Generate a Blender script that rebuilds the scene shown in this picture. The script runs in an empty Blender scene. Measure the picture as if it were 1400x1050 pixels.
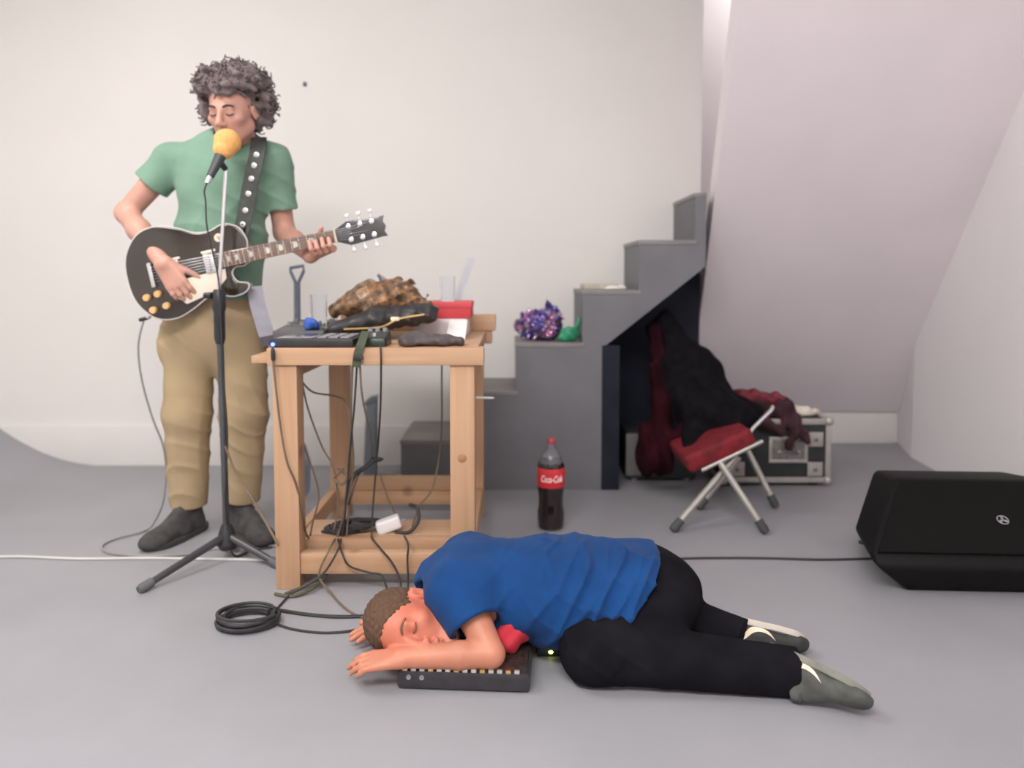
import bpy, bmesh, math, random
import numpy as np
from mathutils import Vector, Matrix

random.seed(7)
np.random.seed(7)
S = bpy.context.scene
COL = S.collection

# ------------------------------------------------------------------ camera
FPX, ROW0, CAM_H, PITCH = 1050.0, 442.0, 1.0, math.radians(3.5)
cam_d = bpy.data.cameras.new('camera')
cam = bpy.data.objects.new('camera', cam_d)
COL.objects.link(cam)
cam.location = (0, 0, CAM_H)
cam.rotation_euler = (math.pi / 2 - PITCH, 0, 0)
cam_d.sensor_width = 36.0
cam_d.lens = 36.0 * FPX / 1400.0
cam_d.shift_y = -(525.0 - ROW0) / 1400.0
cam_d.clip_start = 0.05
cam_d.dof.use_dof = True
cam_d.dof.focus_distance = 2.0
cam_d.dof.aperture_fstop = 1.6
S.camera = cam

# ------------------------------------------------------------------ world, lights, exposure
w = bpy.data.worlds.new('world')
S.world = w
w.use_nodes = True
w.node_tree.nodes['Background'].inputs[0].default_value = (0.9, 0.92, 1.0, 1)
w.node_tree.nodes['Background'].inputs[1].default_value = 0.4

def area(name, loc, size, power, color, target):
    d = bpy.data.lights.new(name, 'AREA')
    d.shape = 'RECTANGLE'
    d.size, d.size_y = size
    d.energy = power
    d.color = color
    o = bpy.data.objects.new(name, d)
    COL.objects.link(o)
    o.location = loc
    v = Vector(target) - Vector(loc)
    o.rotation_euler = v.to_track_quat('-Z', 'Y').to_euler()
    return o

area('ceiling_lamp_back', (-1.9, 1.8, 2.95), (1.2, 0.8), 29, (1.0, 0.985, 0.96), (-1.3, 2.0, 0))
area('stairwell_fill', (1.5, 4.3, 2.9), (0.5, 0.3), 2.6, (1.0, 0.95, 0.95), (1.3, 4.3, 0))  # unseen fill light, added to brighten the recess wall above the soffit
area('ceiling_lamp_front', (-0.55, -0.5, 2.95), (2.2, 0.8), 88, (1.0, 0.975, 0.965), (-0.4, 0.1, 0))
S.view_settings.view_transform = 'Standard'
S.view_settings.look = 'None'
S.view_settings.exposure = 0.92
S.view_settings.gamma = 1.0
S.view_settings.use_curve_mapping = False

# ------------------------------------------------------------------ helpers: measuring
def ray(px, py):
    u, v = (px - 700.0) / FPX, (ROW0 - py) / FPX
    c, s = math.cos(PITCH), math.sin(PITCH)
    return Vector((u, c + v * s, -s + v * c))

def at(px, py, Y):
    """the point of the place at distance Y that the photograph shows at px, py"""
    r = ray(px, py)
    t = Y / r.y
    return Vector((r.x * t, Y, CAM_H + r.z * t))

def fl(px, py, z=0.0):
    r = ray(px, py)
    t = (z - CAM_H) / r.z
    return Vector((r.x * t, r.y * t, z))

# ------------------------------------------------------------------ helpers: materials
MATS = {}
def nd(nt, kind, **kw):
    n = nt.nodes.new(kind)
    for k, v in kw.items():
        setattr(n, k, v)
    return n

def mat(name, col, rough=0.6, metal=0.0, var=0.12, scale=8.0, bump=0.0, bscale=60.0, coat=0.0,
        trans=0.0, ior=1.45, emit=None, estr=0.0, sheen=0.0, sss=0.0, stretch=None, col2=None, alpha=1.0, spec=0.5):
    if name in MATS:
        return MATS[name]
    m = bpy.data.materials.new(name)
    m.use_nodes = True
    nt = m.node_tree
    b = nt.nodes['Principled BSDF']
    tc = nd(nt, 'ShaderNodeTexCoord')
    src = tc.outputs['Object']
    if stretch:
        mp = nd(nt, 'ShaderNodeMapping')
        mp.inputs['Scale'].default_value = stretch
        nt.links.new(src, mp.inputs['Vector'])
        src = mp.outputs[0]
    n = nd(nt, 'ShaderNodeTexNoise')
    n.inputs['Scale'].default_value = scale
    n.inputs['Detail'].default_value = 5
    nt.links.new(src, n.inputs['Vector'])
    r = nd(nt, 'ShaderNodeValToRGB')
    c = Vector(col)
    lo = Vector(col2) if col2 else c * (1 - var)
    hi = c if col2 else c * (1 + var)
    r.color_ramp.elements[0].position = 0.32
    r.color_ramp.elements[1].position = 0.68
    r.color_ramp.elements[0].color = (*[max(0, min(1, x)) for x in lo], 1)
    r.color_ramp.elements[1].color = (*[max(0, min(1, x)) for x in hi], 1)
    nt.links.new(n.outputs['Fac'], r.inputs[0])
    nt.links.new(r.outputs[0], b.inputs['Base Color'])
    b.inputs['Roughness'].default_value = rough
    b.inputs['Metallic'].default_value = metal
    b.inputs['Specular IOR Level'].default_value = spec
    b.inputs['Coat Weight'].default_value = coat
    b.inputs['Coat Roughness'].default_value = 0.08
    b.inputs['Transmission Weight'].default_value = trans
    b.inputs['IOR'].default_value = ior
    b.inputs['Sheen Weight'].default_value = sheen
    b.inputs['Alpha'].default_value = alpha
    if sss:
        b.inputs['Subsurface Weight'].default_value = sss
        b.inputs['Subsurface Radius'].default_value = (0.012, 0.005, 0.003)
    if emit:
        b.inputs['Emission Color'].default_value = (*emit, 1)
        b.inputs['Emission Strength'].default_value = estr
    if bump:
        n2 = nd(nt, 'ShaderNodeTexNoise')
        n2.inputs['Scale'].default_value = bscale
        n2.inputs['Detail'].default_value = 6
        nt.links.new(src, n2.inputs['Vector'])
        bp = nd(nt, 'ShaderNodeBump')
        bp.inputs['Strength'].default_value = bump
        bp.inputs['Distance'].default_value = 0.01
        nt.links.new(n2.outputs['Fac'], bp.inputs['Height'])
        nt.links.new(bp.outputs[0], b.inputs['Normal'])
    MATS[name] = m
    return m

def wood(name, a, b_, axis):
    """pine with long grain along an axis (0 x, 1 y, 2 z) and darker knots"""
    if name in MATS:
        return MATS[name]
    m = bpy.data.materials.new(name)
    m.use_nodes = True
    nt = m.node_tree
    bs = nt.nodes['Principled BSDF']
    tc = nd(nt, 'ShaderNodeTexCoord')
    mp = nd(nt, 'ShaderNodeMapping')
    sc = [38.0, 38.0, 38.0]
    sc[axis] = 1.6
    mp.inputs['Scale'].default_value = sc
    nt.links.new(tc.outputs['Object'], mp.inputs[0])
    n = nd(nt, 'ShaderNodeTexNoise')
    n.inputs['Scale'].default_value = 1.0
    n.inputs['Detail'].default_value = 4
    n.inputs['Distortion'].default_value = 0.6
    nt.links.new(mp.outputs[0], n.inputs[0])
    r = nd(nt, 'ShaderNodeValToRGB')
    r.color_ramp.elements[0].position = 0.3
    r.color_ramp.elements[1].position = 0.7
    r.color_ramp.elements[0].color = (*b_, 1)
    r.color_ramp.elements[1].color = (*a, 1)
    nt.links.new(n.outputs[0], r.inputs[0])
    v = nd(nt, 'ShaderNodeTexVoronoi')
    v.inputs['Scale'].default_value = 5.5
    nt.links.new(tc.outputs['Object'], v.inputs[0])
    r2 = nd(nt, 'ShaderNodeValToRGB')
    r2.color_ramp.elements[0].position = 0.08
    r2.color_ramp.elements[1].position = 0.16
    r2.color_ramp.elements[0].color = (0.55, 0.5, 0.5, 1)
    r2.color_ramp.elements[1].color = (1, 1, 1, 1)
    nt.links.new(v.outputs['Distance'], r2.inputs[0])
    mx = nd(nt, 'ShaderNodeMixRGB', blend_type='MULTIPLY')
    mx.inputs[0].default_value = 0.8
    nt.links.new(r.outputs[0], mx.inputs[1])
    nt.links.new(r2.outputs[0], mx.inputs[2])
    nt.links.new(mx.outputs[0], bs.inputs['Base Color'])
    bs.inputs['Roughness'].default_value = 0.55
    MATS[name] = m
    return m

# ------------------------------------------------------------------ helpers: geometry (verts, faces)
def bm_geo(bm):
    bm.verts.ensure_lookup_table()
    bm.verts.index_update()
    g = ([tuple(v.co) for v in bm.verts], [tuple(v.index for v in f.verts) for f in bm.faces])
    bm.free()
    return g

def gbox(sx, sy, sz, bev=0.003, c=(0, 0, 0), seg=2):
    bm = bmesh.new()
    bmesh.ops.create_cube(bm, size=1.0)
    for v in bm.verts:
        v.co = Vector((v.co.x * sx, v.co.y * sy, v.co.z * sz))
    if bev:
        bmesh.ops.bevel(bm, geom=bm.edges[:], offset=min(bev, 0.45 * min(sx, sy, sz)), segments=seg, profile=0.6, affect='EDGES')
    for v in bm.verts:
        v.co += Vector(c)
    return bm_geo(bm)

def gspan(lo, hi, bev=0.003):
    lo, hi = Vector(lo), Vector(hi)
    s = hi - lo
    return gbox(s.x, s.y, s.z, bev, (lo + hi) / 2)

def ghull(pts, bev=0.0, seg=2):
    bm = bmesh.new()
    for p in pts:
        bm.verts.new(p)
    r = bmesh.ops.convex_hull(bm, input=bm.verts[:])
    bmesh.ops.dissolve_limit(bm, angle_limit=0.02, verts=bm.verts[:], edges=bm.edges[:])
    if bev:
        bmesh.ops.bevel(bm, geom=bm.edges[:], offset=bev, segments=seg, profile=0.5, affect='EDGES')
    return bm_geo(bm)

def gprism(outline, z0, z1, bev=0.0, seg=2):
    bm = bmesh.new()
    f = bm.faces.new([bm.verts.new((x, y, z0)) for x, y in outline])
    r = bmesh.ops.extrude_face_region(bm, geom=[f])
    for e in r['geom']:
        if isinstance(e, bmesh.types.BMVert):
            e.co.z = z1
    bmesh.ops.recalc_face_normals(bm, faces=bm.faces[:])
    if bev:
        ed = [e for e in bm.edges if abs(e.verts[0].co.z - e.verts[1].co.z) < 1e-6]
        bmesh.ops.bevel(bm, geom=ed, offset=bev, segments=seg, profile=0.5, affect='EDGES')
    return bm_geo(bm)

def gtube(pts, r, seg=8):
    pts = [Vector(p) for p in pts]
    n = len(pts)
    rs = r if isinstance(r, (list, tuple)) else [r] * n
    tang = [(pts[min(i + 1, n - 1)] - pts[max(i - 1, 0)]).normalized() for i in range(n)]
    ref = Vector((0, 0, 1)) if abs(tang[0].z) < 0.9 else Vector((1, 0, 0))
    nrm = (ref - tang[0] * ref.dot(tang[0])).normalized()
    vs, fs = [], []
    for i in range(n):
        if i:
            nrm = (nrm - tang[i] * nrm.dot(tang[i]))
            nrm = nrm.normalized() if nrm.length > 1e-6 else tang[i].orthogonal().normalized()
        bi = tang[i].cross(nrm)
        for k in range(seg):
            a = 2 * math.pi * k / seg
            vs.append(tuple(pts[i] + (nrm * math.cos(a) + bi * math.sin(a)) * rs[i]))
    for i in range(n - 1):
        for k in range(seg):
            k2 = (k + 1) % seg
            fs.append((i * seg + k, i * seg + k2, (i + 1) * seg + k2, (i + 1) * seg + k))
    fs.append(tuple(range(seg))[::-1])
    fs.append(tuple((n - 1) * seg + k for k in range(seg)))
    return vs, fs

def glathe(prof, seg=24, c=(0, 0, 0)):
    vs, fs = [], []
    c = Vector(c)
    for r, z in prof:
        for k in range(seg):
            a = 2 * math.pi * k / seg
            vs.append(tuple(c + Vector((r * math.cos(a), r * math.sin(a), z))))
    for i in range(len(prof) - 1):
        for k in range(seg):
            k2 = (k + 1) % seg
            fs.append((i * seg + k, i * seg + k2, (i + 1) * seg + k2, (i + 1) * seg + k))
    if prof[0][0] > 1e-4:
        fs.append(tuple(range(seg))[::-1])
    if prof[-1][0] > 1e-4:
        fs.append(tuple((len(prof) - 1) * seg + k for k in range(seg)))
    return vs, fs

def gribbon(pts, side, width, thick=0.004):
    """a flat band along pts; side = list of side vectors"""
    vs, fs = [], []
    n = len(pts)
    for i in range(n):
        p = Vector(pts[i])
        t = (Vector(pts[min(i + 1, n - 1)]) - Vector(pts[max(i - 1, 0)])).normalized()
        s = Vector(side if not isinstance(side, list) else side[i])
        s = (s - t * s.dot(t)).normalized()
        nn = t.cross(s)
        for a, b in ((-1, -1), (1, -1), (1, 1), (-1, 1)):
            vs.append(tuple(p + s * a * width / 2 + nn * b * thick / 2))
    for i in range(n - 1):
        for k in range(4):
            k2 = (k + 1) % 4
            fs.append((i * 4 + k, i * 4 + k2, (i + 1) * 4 + k2, (i + 1) * 4 + k))
    fs.append((3, 2, 1, 0))
    fs.append(tuple((n - 1) * 4 + k for k in range(4)))
    return vs, fs

def join(*gs):
    vs, fs = [], []
    for v, f in gs:
        o = len(vs)
        vs += list(v)
        fs += [tuple(i + o for i in q) for q in f]
    return vs, fs

def xf(g, m):
    return [tuple(m @ Vector(v)) for v in g[0]], g[1]

def mv(g, loc, rot=(0, 0, 0), sc=1.0):
    from mathutils import Euler
    m = Matrix.Translation(Vector(loc)) @ Euler(rot).to_matrix().to_4x4() @ Matrix.Scale(sc, 4)
    return xf(g, m)

def frame(o, x, y, z):
    m = Matrix((x, y, z)).transposed().to_4x4()
    m.translation = Vector(o)
    return m

def catmull(P, n=8, closed=False):
    P = [Vector(p) for p in P]
    out = []
    L = len(P)
    rng = L if closed else L - 1
    for i in range(rng):
        if closed:
            a, b, c, d = P[(i - 1) % L], P[i], P[(i + 1) % L], P[(i + 2) % L]
        else:
            a, b, c, d = P[max(i - 1, 0)], P[i], P[i + 1], P[min(i + 2, L - 1)]
        for k in range(n):
            t = k / n
            out.append(0.5 * ((2 * b) + (c - a) * t + (2 * a - 5 * b + 4 * c - d) * t * t + (3 * b - a - 3 * c + d) * t ** 3))
    if not closed:
        out.append(P[-1])
    return out

# ------------------------------------------------------------------ helpers: objects
def obj(name, g, m, parent=None, smooth=True, sharp=40, kind=None, label=None):
    me = bpy.data.meshes.new(name)
    vs, fs = g
    me.from_pydata([tuple(v) for v in vs] if not isinstance(vs, np.ndarray) else vs.tolist(), [], fs if not isinstance(fs, np.ndarray) else fs.tolist())
    me.update()
    if smooth:
        me.shade_smooth()
        if sharp:
            me.set_sharp_from_angle(angle=math.radians(sharp))
    me.materials.append(m)
    o = bpy.data.objects.new(name, me)
    COL.objects.link(o)
    if parent:
        o.parent = parent
        p, t = parent, Matrix()
        while p:
            t = Matrix.Translation(p.location) @ t if p.parent is None else t
            p = p.parent
        o.matrix_parent_inverse = t.inverted() if parent.parent is None else Matrix()
    if kind:
        o['kind'] = kind
    if label:
        o['label'] = label
    return o

def tag(o, label, cat, group=None, kind=None):
    o['label'] = label
    o['category'] = cat
    if group:
        o['group'] = group
    if kind:
        o['kind'] = kind
    return o

def thing(name, loc, label, cat, group=None):
    o = bpy.data.objects.new(name, None)
    o.empty_display_size = 0.05
    COL.objects.link(o)
    o.location = loc
    return tag(o, label, cat, group)

def struct(name, g, m, label=None, smooth=False):
    o = obj(name, g, m, smooth=smooth)
    o['kind'] = 'structure'
    if label:
        o['label'] = label
    return o

# ------------------------------------------------------------------ helpers: smooth bodies from blended solids
class Field:
    def __init__(s, lo, hi, h):
        s.h = h
        s.ax = [np.arange(lo[i], hi[i] + h, h, dtype=np.float32) for i in range(3)]
        s.d = np.full([len(a) for a in s.ax], 1.0, dtype=np.float32)

    def _apply(s, bmin, bmax, fn, k, sub):
        pad = max(k, 0.03) + 3 * s.h
        sl = []
        for i in range(3):
            a = s.ax[i]
            i0 = int(np.searchsorted(a, bmin[i] - pad))
            i1 = int(np.searchsorted(a, bmax[i] + pad))
            if i1 - i0 < 1:
                return
            sl.append(slice(i0, i1))
        X = s.ax[0][sl[0]][:, None, None]
        Y = s.ax[1][sl[1]][None, :, None]
        Z = s.ax[2][sl[2]][None, None, :]
        d2 = fn(X, Y, Z).astype(np.float32)
        a = s.d[tuple(sl)]
        k = max(k, 1e-4)
        if sub:
            d2 = -d2
            hh = np.clip(0.5 - 0.5 * (a - d2) / k, 0, 1)
            s.d[tuple(sl)] = a * (1 - hh) + d2 * hh + k * hh * (1 - hh)
        else:
            hh = np.clip(0.5 + 0.5 * (a - d2) / k, 0, 1)
            s.d[tuple(sl)] = a * (1 - hh) + d2 * hh - k * hh * (1 - hh)

    def cone(s, a, b, ra, rb, k=0.02, sq=None, cap=(0, 0), sub=False):
        a, b = np.array(a, float), np.array(b, float)
        ab = b - a
        L = max(float(np.linalg.norm(ab)), 1e-6)
        u = ab / L
        m = max(ra, rb) * (1.0 if not sq else max(1.0, sq[1]))
        def fn(X, Y, Z):
            q = [X - a[0], Y - a[1], Z - a[2]]
            t = (q[0] * u[0] + q[1] * u[1] + q[2] * u[2])
            tc = np.clip(t / L, 0, 1)
            e = [q[i] - u[i] * np.clip(t, 0, L) for i in range(3)]
            if cap[0] or cap[1]:
                cl = t
                if not cap[0]:
                    cl = np.maximum(cl, 0)
                if not cap[1]:
                    cl = np.minimum(cl, L)
                e = [q[i] - u[i] * cl for i in range(3)]
            sc = 1.0
            if sq:
                n = np.array(sq[0], float)
                n = n / np.linalg.norm(n)
                dn = e[0] * n[0] + e[1] * n[1] + e[2] * n[2]
                e = [e[i] + n[i] * dn * (1.0 / sq[1] - 1.0) for i in range(3)]
                sc = min(1.0, sq[1])
            d = (np.sqrt(e[0] ** 2 + e[1] ** 2 + e[2] ** 2) - (ra + (rb - ra) * tc)) * sc
            if cap[0]:
                d = np.maximum(d, -t)
            if cap[1]:
                d = np.maximum(d, t - L)
            return d
        s._apply(np.minimum(a, b) - m, np.maximum(a, b) + m, fn, k, sub)

    def ell(s, c, r, R=None, k=0.02, sub=False):
        c, r = np.array(c, float), np.array(r, float)
        R = np.array(R, float) if R is not None else np.eye(3)
        m = float(r.max())
        def fn(X, Y, Z):
            q = [X - c[0], Y - c[1], Z - c[2]]
            l = [q[0] * R[0, i] + q[1] * R[1, i] + q[2] * R[2, i] for i in range(3)]
            k0 = np.sqrt((l[0] / r[0]) ** 2 + (l[1] / r[1]) ** 2 + (l[2] / r[2]) ** 2)
            k1 = np.sqrt((l[0] / r[0] ** 2) ** 2 + (l[1] / r[1] ** 2) ** 2 + (l[2] / r[2] ** 2) ** 2) + 1e-6
            return k0 * (k0 - 1) / k1
        s._apply(c - m, c + m, fn, k, sub)

    def plane(s, p, n, k=0.002):
        """keep the side that n points away from"""
        p, n = np.array(p, float), np.array(n, float)
        n = n / np.linalg.norm(n)
        X, Y, Z = s.ax[0][:, None, None], s.ax[1][None, :, None], s.ax[2][None, None, :]
        d2 = ((X - p[0]) * n[0] + (Y - p[1]) * n[1] + (Z - p[2]) * n[2]).astype(np.float32)
        s.d = np.maximum(s.d, d2)

    def ripple(s, amp, waves, gate=None):
        X, Y, Z = s.ax[0][:, None, None], s.ax[1][None, :, None], s.ax[2][None, None, :]
        tot = 0
        for (kx, ky, kz, ph, a) in waves:
            warp = 0.9 * np.sin(kx * 0.31 * Y + ky * 0.27 * Z + kz * 0.33 * X + ph * 2.1)
            tot = tot + a * np.sin(kx * X + ky * Y + kz * Z + ph + warp)
        if gate is not None:
            tot = tot * gate(X, Y, Z)
        s.d = s.d + (amp * tot).astype(np.float32)

    def folds(s, amp, waves, gate=None, sharp=2.0):
        """narrow raised creases, as in cloth"""
        X, Y, Z = s.ax[0][:, None, None], s.ax[1][None, :, None], s.ax[2][None, None, :]
        tot = 0
        for (kx, ky, kz, ph, a) in waves:
            wp = 1.3 * np.sin(7.1 * X - 5.3 * Y + 6.7 * Z + ph * 3.1) + 0.7 * np.sin(-11.3 * X + 17.9 * Y + 9.1 * Z + ph * 1.7)
            m = 0.5 + 0.5 * np.sin(9.7 * Y - 8.3 * Z + 6.1 * X + ph * 5.3)
            tot = tot + a * m * (1 - np.abs(np.sin(0.5 * (kx * X + ky * Y + kz * Z) + ph + wp))) ** sharp
        if gate is not None:
            tot = tot * gate(X, Y, Z)
        s.d = s.d - (amp * tot).astype(np.float32)

    def mesh(s, smooth=1):
        d, h = s.d, s.h
        ins = d < 0
        c = [ins[i:ins.shape[0] - 1 + i, j:ins.shape[1] - 1 + j, k:ins.shape[2] - 1 + k] for i in (0, 1) for j in (0, 1) for k in (0, 1)]
        anyv = c[0].copy()
        allv = c[0].copy()
        for q in c[1:]:
            anyv |= q
            allv &= q
        cells = np.argwhere(anyv & ~allv)
        idx = np.full(anyv.shape, -1, dtype=np.int32)
        idx[cells[:, 0], cells[:, 1], cells[:, 2]] = np.arange(len(cells))
        offs = [(i, j, k) for i in (0, 1) for j in (0, 1) for k in (0, 1)]
        val = {o: d[cells[:, 0] + o[0], cells[:, 1] + o[1], cells[:, 2] + o[2]] for o in offs}
        acc = np.zeros((len(cells), 3))
        cnt = np.zeros(len(cells))
        for a in offs:
            for ax in range(3):
                if a[ax] == 0:
                    b = list(a)
                    b[ax] = 1
                    b = tuple(b)
                    va, vb = val[a], val[b]
                    m = (va < 0) != (vb < 0)
                    t = va[m] / (va[m] - vb[m])
                    p = np.tile(np.array(a, float), (m.sum(), 1))
                    p[:, ax] = t
                    acc[m] += p
                    cnt[m] += 1
        vs = cells + acc / cnt[:, None]
        fs = []
        for ax in range(3):
            sh = list(ins.shape)
            a = [slice(1, -1)] * 3
            b = [slice(1, -1)] * 3
            a[ax] = slice(0, -1)
            b[ax] = slice(1, None)
            A, B = ins[tuple(a)], ins[tuple(b)]
            e = np.argwhere(A != B)
            fwd = A[e[:, 0], e[:, 1], e[:, 2]]
            base = e.copy()
            o1, o2 = [(1, 2), (2, 0), (0, 1)][ax]
            base[:, o1] += 1
            base[:, o2] += 1
            def cid(d1, d2):
                q = base.copy()
                q[:, o1] += d1
                q[:, o2] += d2
                return idx[q[:, 0], q[:, 1], q[:, 2]]
            quad = np.stack([cid(-1, -1), cid(0, -1), cid(0, 0), cid(-1, 0)], 1)
            quad[~fwd] = quad[~fwd][:, ::-1]
            fs.append(quad)
        fs = np.concatenate(fs)
        fs = fs[(fs >= 0).all(1)]
        org = np.array([a[0] for a in s.ax])
        vs = vs * h + org
        for _ in range(smooth):
            sm = np.zeros_like(vs)
            ct = np.zeros(len(vs))
            for i in range(4):
                np.add.at(sm, fs[:, i], vs[fs[:, (i + 1) % 4]])
                np.add.at(sm, fs[:, (i + 1) % 4], vs[fs[:, i]])
                np.add.at(ct, fs[:, i], 1)
                np.add.at(ct, fs[:, (i + 1) % 4], 1)
            vs = 0.5 * vs + 0.5 * sm / np.maximum(ct, 1)[:, None]
        return vs, fs

def head(f, c, R, neck_to, neck_r=0.055, back=True):
    """a head with face, in the frame R (columns: his left, face direction, crown)"""
    c = Vector(c)
    A = [[R[r][q] for q in range(3)] for r in range(3)]
    def P(x, y, z):
        return tuple(c + R @ Vector((x, y, z)))
    f.cone(P(0, -0.025, -0.05), neck_to, neck_r, neck_r * 1.12, 0.03)
    f.ell(P(0, -0.012, 0.035), (0.077, 0.097, 0.085), A, 0.02)
    f.ell(P(0, 0.03, -0.03), (0.062, 0.062, 0.082), A, 0.03)
    f.ell(P(0, 0.073, -0.1), (0.026, 0.022, 0.02), A, 0.025)
    for sx in (-1, 1):
        f.cone(P(sx * 0.05, -0.005, -0.055), P(sx * 0.018, 0.066, -0.1), 0.02, 0.018, 0.025)
        f.ell(P(sx * 0.043, 0.058, -0.022), (0.024, 0.022, 0.018), A, 0.02)
        f.ell(P(sx * 0.033, 0.106, -0.002), (0.021, 0.02, 0.015), A, 0.012, sub=True)
        f.ell(P(sx * 0.032, 0.077, -0.003), (0.016, 0.0135, 0.012), A, 0.004)
        f.ell(P(sx * 0.079, -0.010, -0.006), (0.010, 0.017, 0.029), A, 0.006)
        f.cone(P(sx * 0.085, -0.020, -0.018), P(sx * 0.086, -0.016, 0.016), 0.006, 0.006, 0.006)
        f.ell(P(sx * 0.091, -0.003, -0.004), (0.010, 0.010, 0.019), A, 0.004, sub=True)
        f.ell(P(sx * 0.013, 0.103, -0.041), (0.009, 0.010, 0.008), A, 0.006)
    f.cone(P(-0.036, 0.083, 0.018), P(0.036, 0.083, 0.018), 0.010, 0.010, 0.014)
    f.cone(P(0, 0.092, 0.008), P(0, 0.113, -0.034), 0.008, 0.0125, 0.01)
    f.ell(P(0, 0.095, -0.065), (0.025, 0.011, 0.007), A, 0.006)
    f.ell(P(0, 0.093, -0.078), (0.021, 0.011, 0.008), A, 0.006)
    f.cone(P(-0.024, 0.106, -0.0715), P(0.024, 0.106, -0.0715), 0.0035, 0.0035, 0.004, sub=True)

def hand(f, wrist, d, n, s, curls, thumb=(0.75, 0.65, 0.1), thumb_bend=0.3, wr=0.024, sc=1.0, spread=0.05):
    """palm and five fingers; d fingers' way, n palm side, s thumb side; curls per finger = three bends"""
    w0, d, n, s = Vector(wrist), Vector(d).normalized(), Vector(n).normalized(), Vector(s).normalized()
    s = (s - d * s.dot(d)).normalized()
    n = (n - d * n.dot(d) - s * n.dot(s)).normalized()
    offs = (0.030, 0.010, -0.011, -0.030)
    lens = (0.070, 0.078, 0.072, 0.056)
    kl = (0.088, 0.092, 0.088, 0.080)
    for i in range(4):
        kn = w0 + (d * kl[i] + s * offs[i]) * sc
        f.cone(w0 + s * offs[i] * 0.6 * sc, kn, 0.017 * sc, 0.0115 * sc, 0.012)
        p = kn
        ang = 0.0
        dd = (d + s * spread * (1.5 - i)).normalized()
        for j, fr in enumerate((0.45, 0.30, 0.25)):
            ang += curls[i][j]
            v = dd * math.cos(ang) + n * math.sin(ang)
            q = p + v * lens[i] * fr * sc
            f.cone(p, q, (0.0100, 0.0092, 0.0084)[j] * sc, (0.0092, 0.0084, 0.0074)[j] * sc, 0.0035)
            p = q
    b0 = w0 + (d * 0.022 + s * 0.024 + n * 0.006) * sc
    t1 = (s * thumb[0] + d * thumb[1] + n * thumb[2]).normalized()
    b1 = b0 + t1 * 0.042 * sc
    t2 = (t1 * math.cos(thumb_bend) + d * math.sin(thumb_bend)).normalized()
    b2 = b1 + t2 * 0.034 * sc
    b3 = b2 + t2 * 0.024 * sc
    f.cone(b0, b1, 0.016 * sc, 0.0115 * sc, 0.012)
    f.cone(b1, b2, 0.0115 * sc, 0.0098 * sc, 0.003)
    f.cone(b2, b3, 0.0098 * sc, 0.0082 * sc, 0.003)

def text_geo(body, size, shear=0.0, extrude=0.0006, offset=0.0):
    cu = bpy.data.curves.new('lettering', 'FONT')
    cu.body = body
    cu.size = size
    cu.shear = shear
    cu.extrude = extrude
    cu.offset = offset
    cu.align_x = 'CENTER'
    cu.align_y = 'CENTER'
    cu.resolution_u = 4
    o = bpy.data.objects.new('lettering_source', cu)
    COL.objects.link(o)
    bpy.context.view_layer.update()
    dg = bpy.context.evaluated_depsgraph_get()
    me = o.evaluated_get(dg).to_mesh()
    g = ([tuple(v.co) for v in me.vertices], [tuple(p.vertices) for p in me.polygons])
    o.evaluated_get(dg).to_mesh_clear()
    bpy.data.objects.remove(o)
    bpy.data.curves.remove(cu)
    return g

# ================================================================== the room
M_wall = mat('white_wall_paint', (0.775, 0.745, 0.72), 0.85, var=0.02, scale=1.5, bump=0.03, bscale=25)
M_soffit = mat('shade_tinted_soffit_white', (0.86, 0.785, 0.82), 0.8, var=0.03, scale=2.0, bump=0.03, bscale=30)  # white paint; the lilac cast of its shade is put into the colour
M_rwall = mat('white_side_wall_paint', (0.88, 0.84, 0.85), 0.8, var=0.02, scale=2.0)
M_floor = mat('grey_floor_paint', (0.31, 0.308, 0.33), 0.45, var=0.05, scale=2.5, bump=0.04, bscale=30)
M_base = mat('white_skirting_paint', (0.76, 0.73, 0.71), 0.6, var=0.02, scale=3)
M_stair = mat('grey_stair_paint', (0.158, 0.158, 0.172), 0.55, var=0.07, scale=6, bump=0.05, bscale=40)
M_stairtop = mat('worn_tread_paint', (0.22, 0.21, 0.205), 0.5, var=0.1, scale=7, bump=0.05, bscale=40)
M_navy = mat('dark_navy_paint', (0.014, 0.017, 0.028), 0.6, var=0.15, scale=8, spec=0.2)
M_ceil = mat('white_ceiling_paint', (0.82, 0.8, 0.78), 0.9, var=0.01)

WALL_Y = 4.02
struct('floor', gspan((-3.1, -1.6, -0.06), (2.6, 4.75, 0.0), 0), M_floor)
struct('wall_back', gspan((-3.1, WALL_Y, 0), (0.98, WALL_Y + 0.12, 3.0), 0), M_wall)
struct('wall_left', gspan((-3.1, -1.6, 0), (-3.0, WALL_Y, 3.0), 0), M_wall)
struct('wall_front', gspan((-3.1, -1.7, 0), (2.6, -1.6, 3.0), 0), M_wall)
struct('wall_recess', gspan((0.86, 4.58, 0), (2.6, 4.7, 3.0), 0), M_rwall)
struct('wall_return', gspan((0.86, WALL_Y + 0.12, 0), (0.98, 4.58, 3.0), 0), M_rwall)
struct('ceiling', gspan((-3.1, -1.7, 3.0), (2.6, 4.75, 3.06), 0), M_ceil)
struct('wall_right', gprism([(2.33, 4.6), (2.21, 4.2), (1.82, 0.0), (1.75, -1.6), (1.95, -1.6), (2.5, 4.6)], 0, 3.0), M_rwall)
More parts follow.
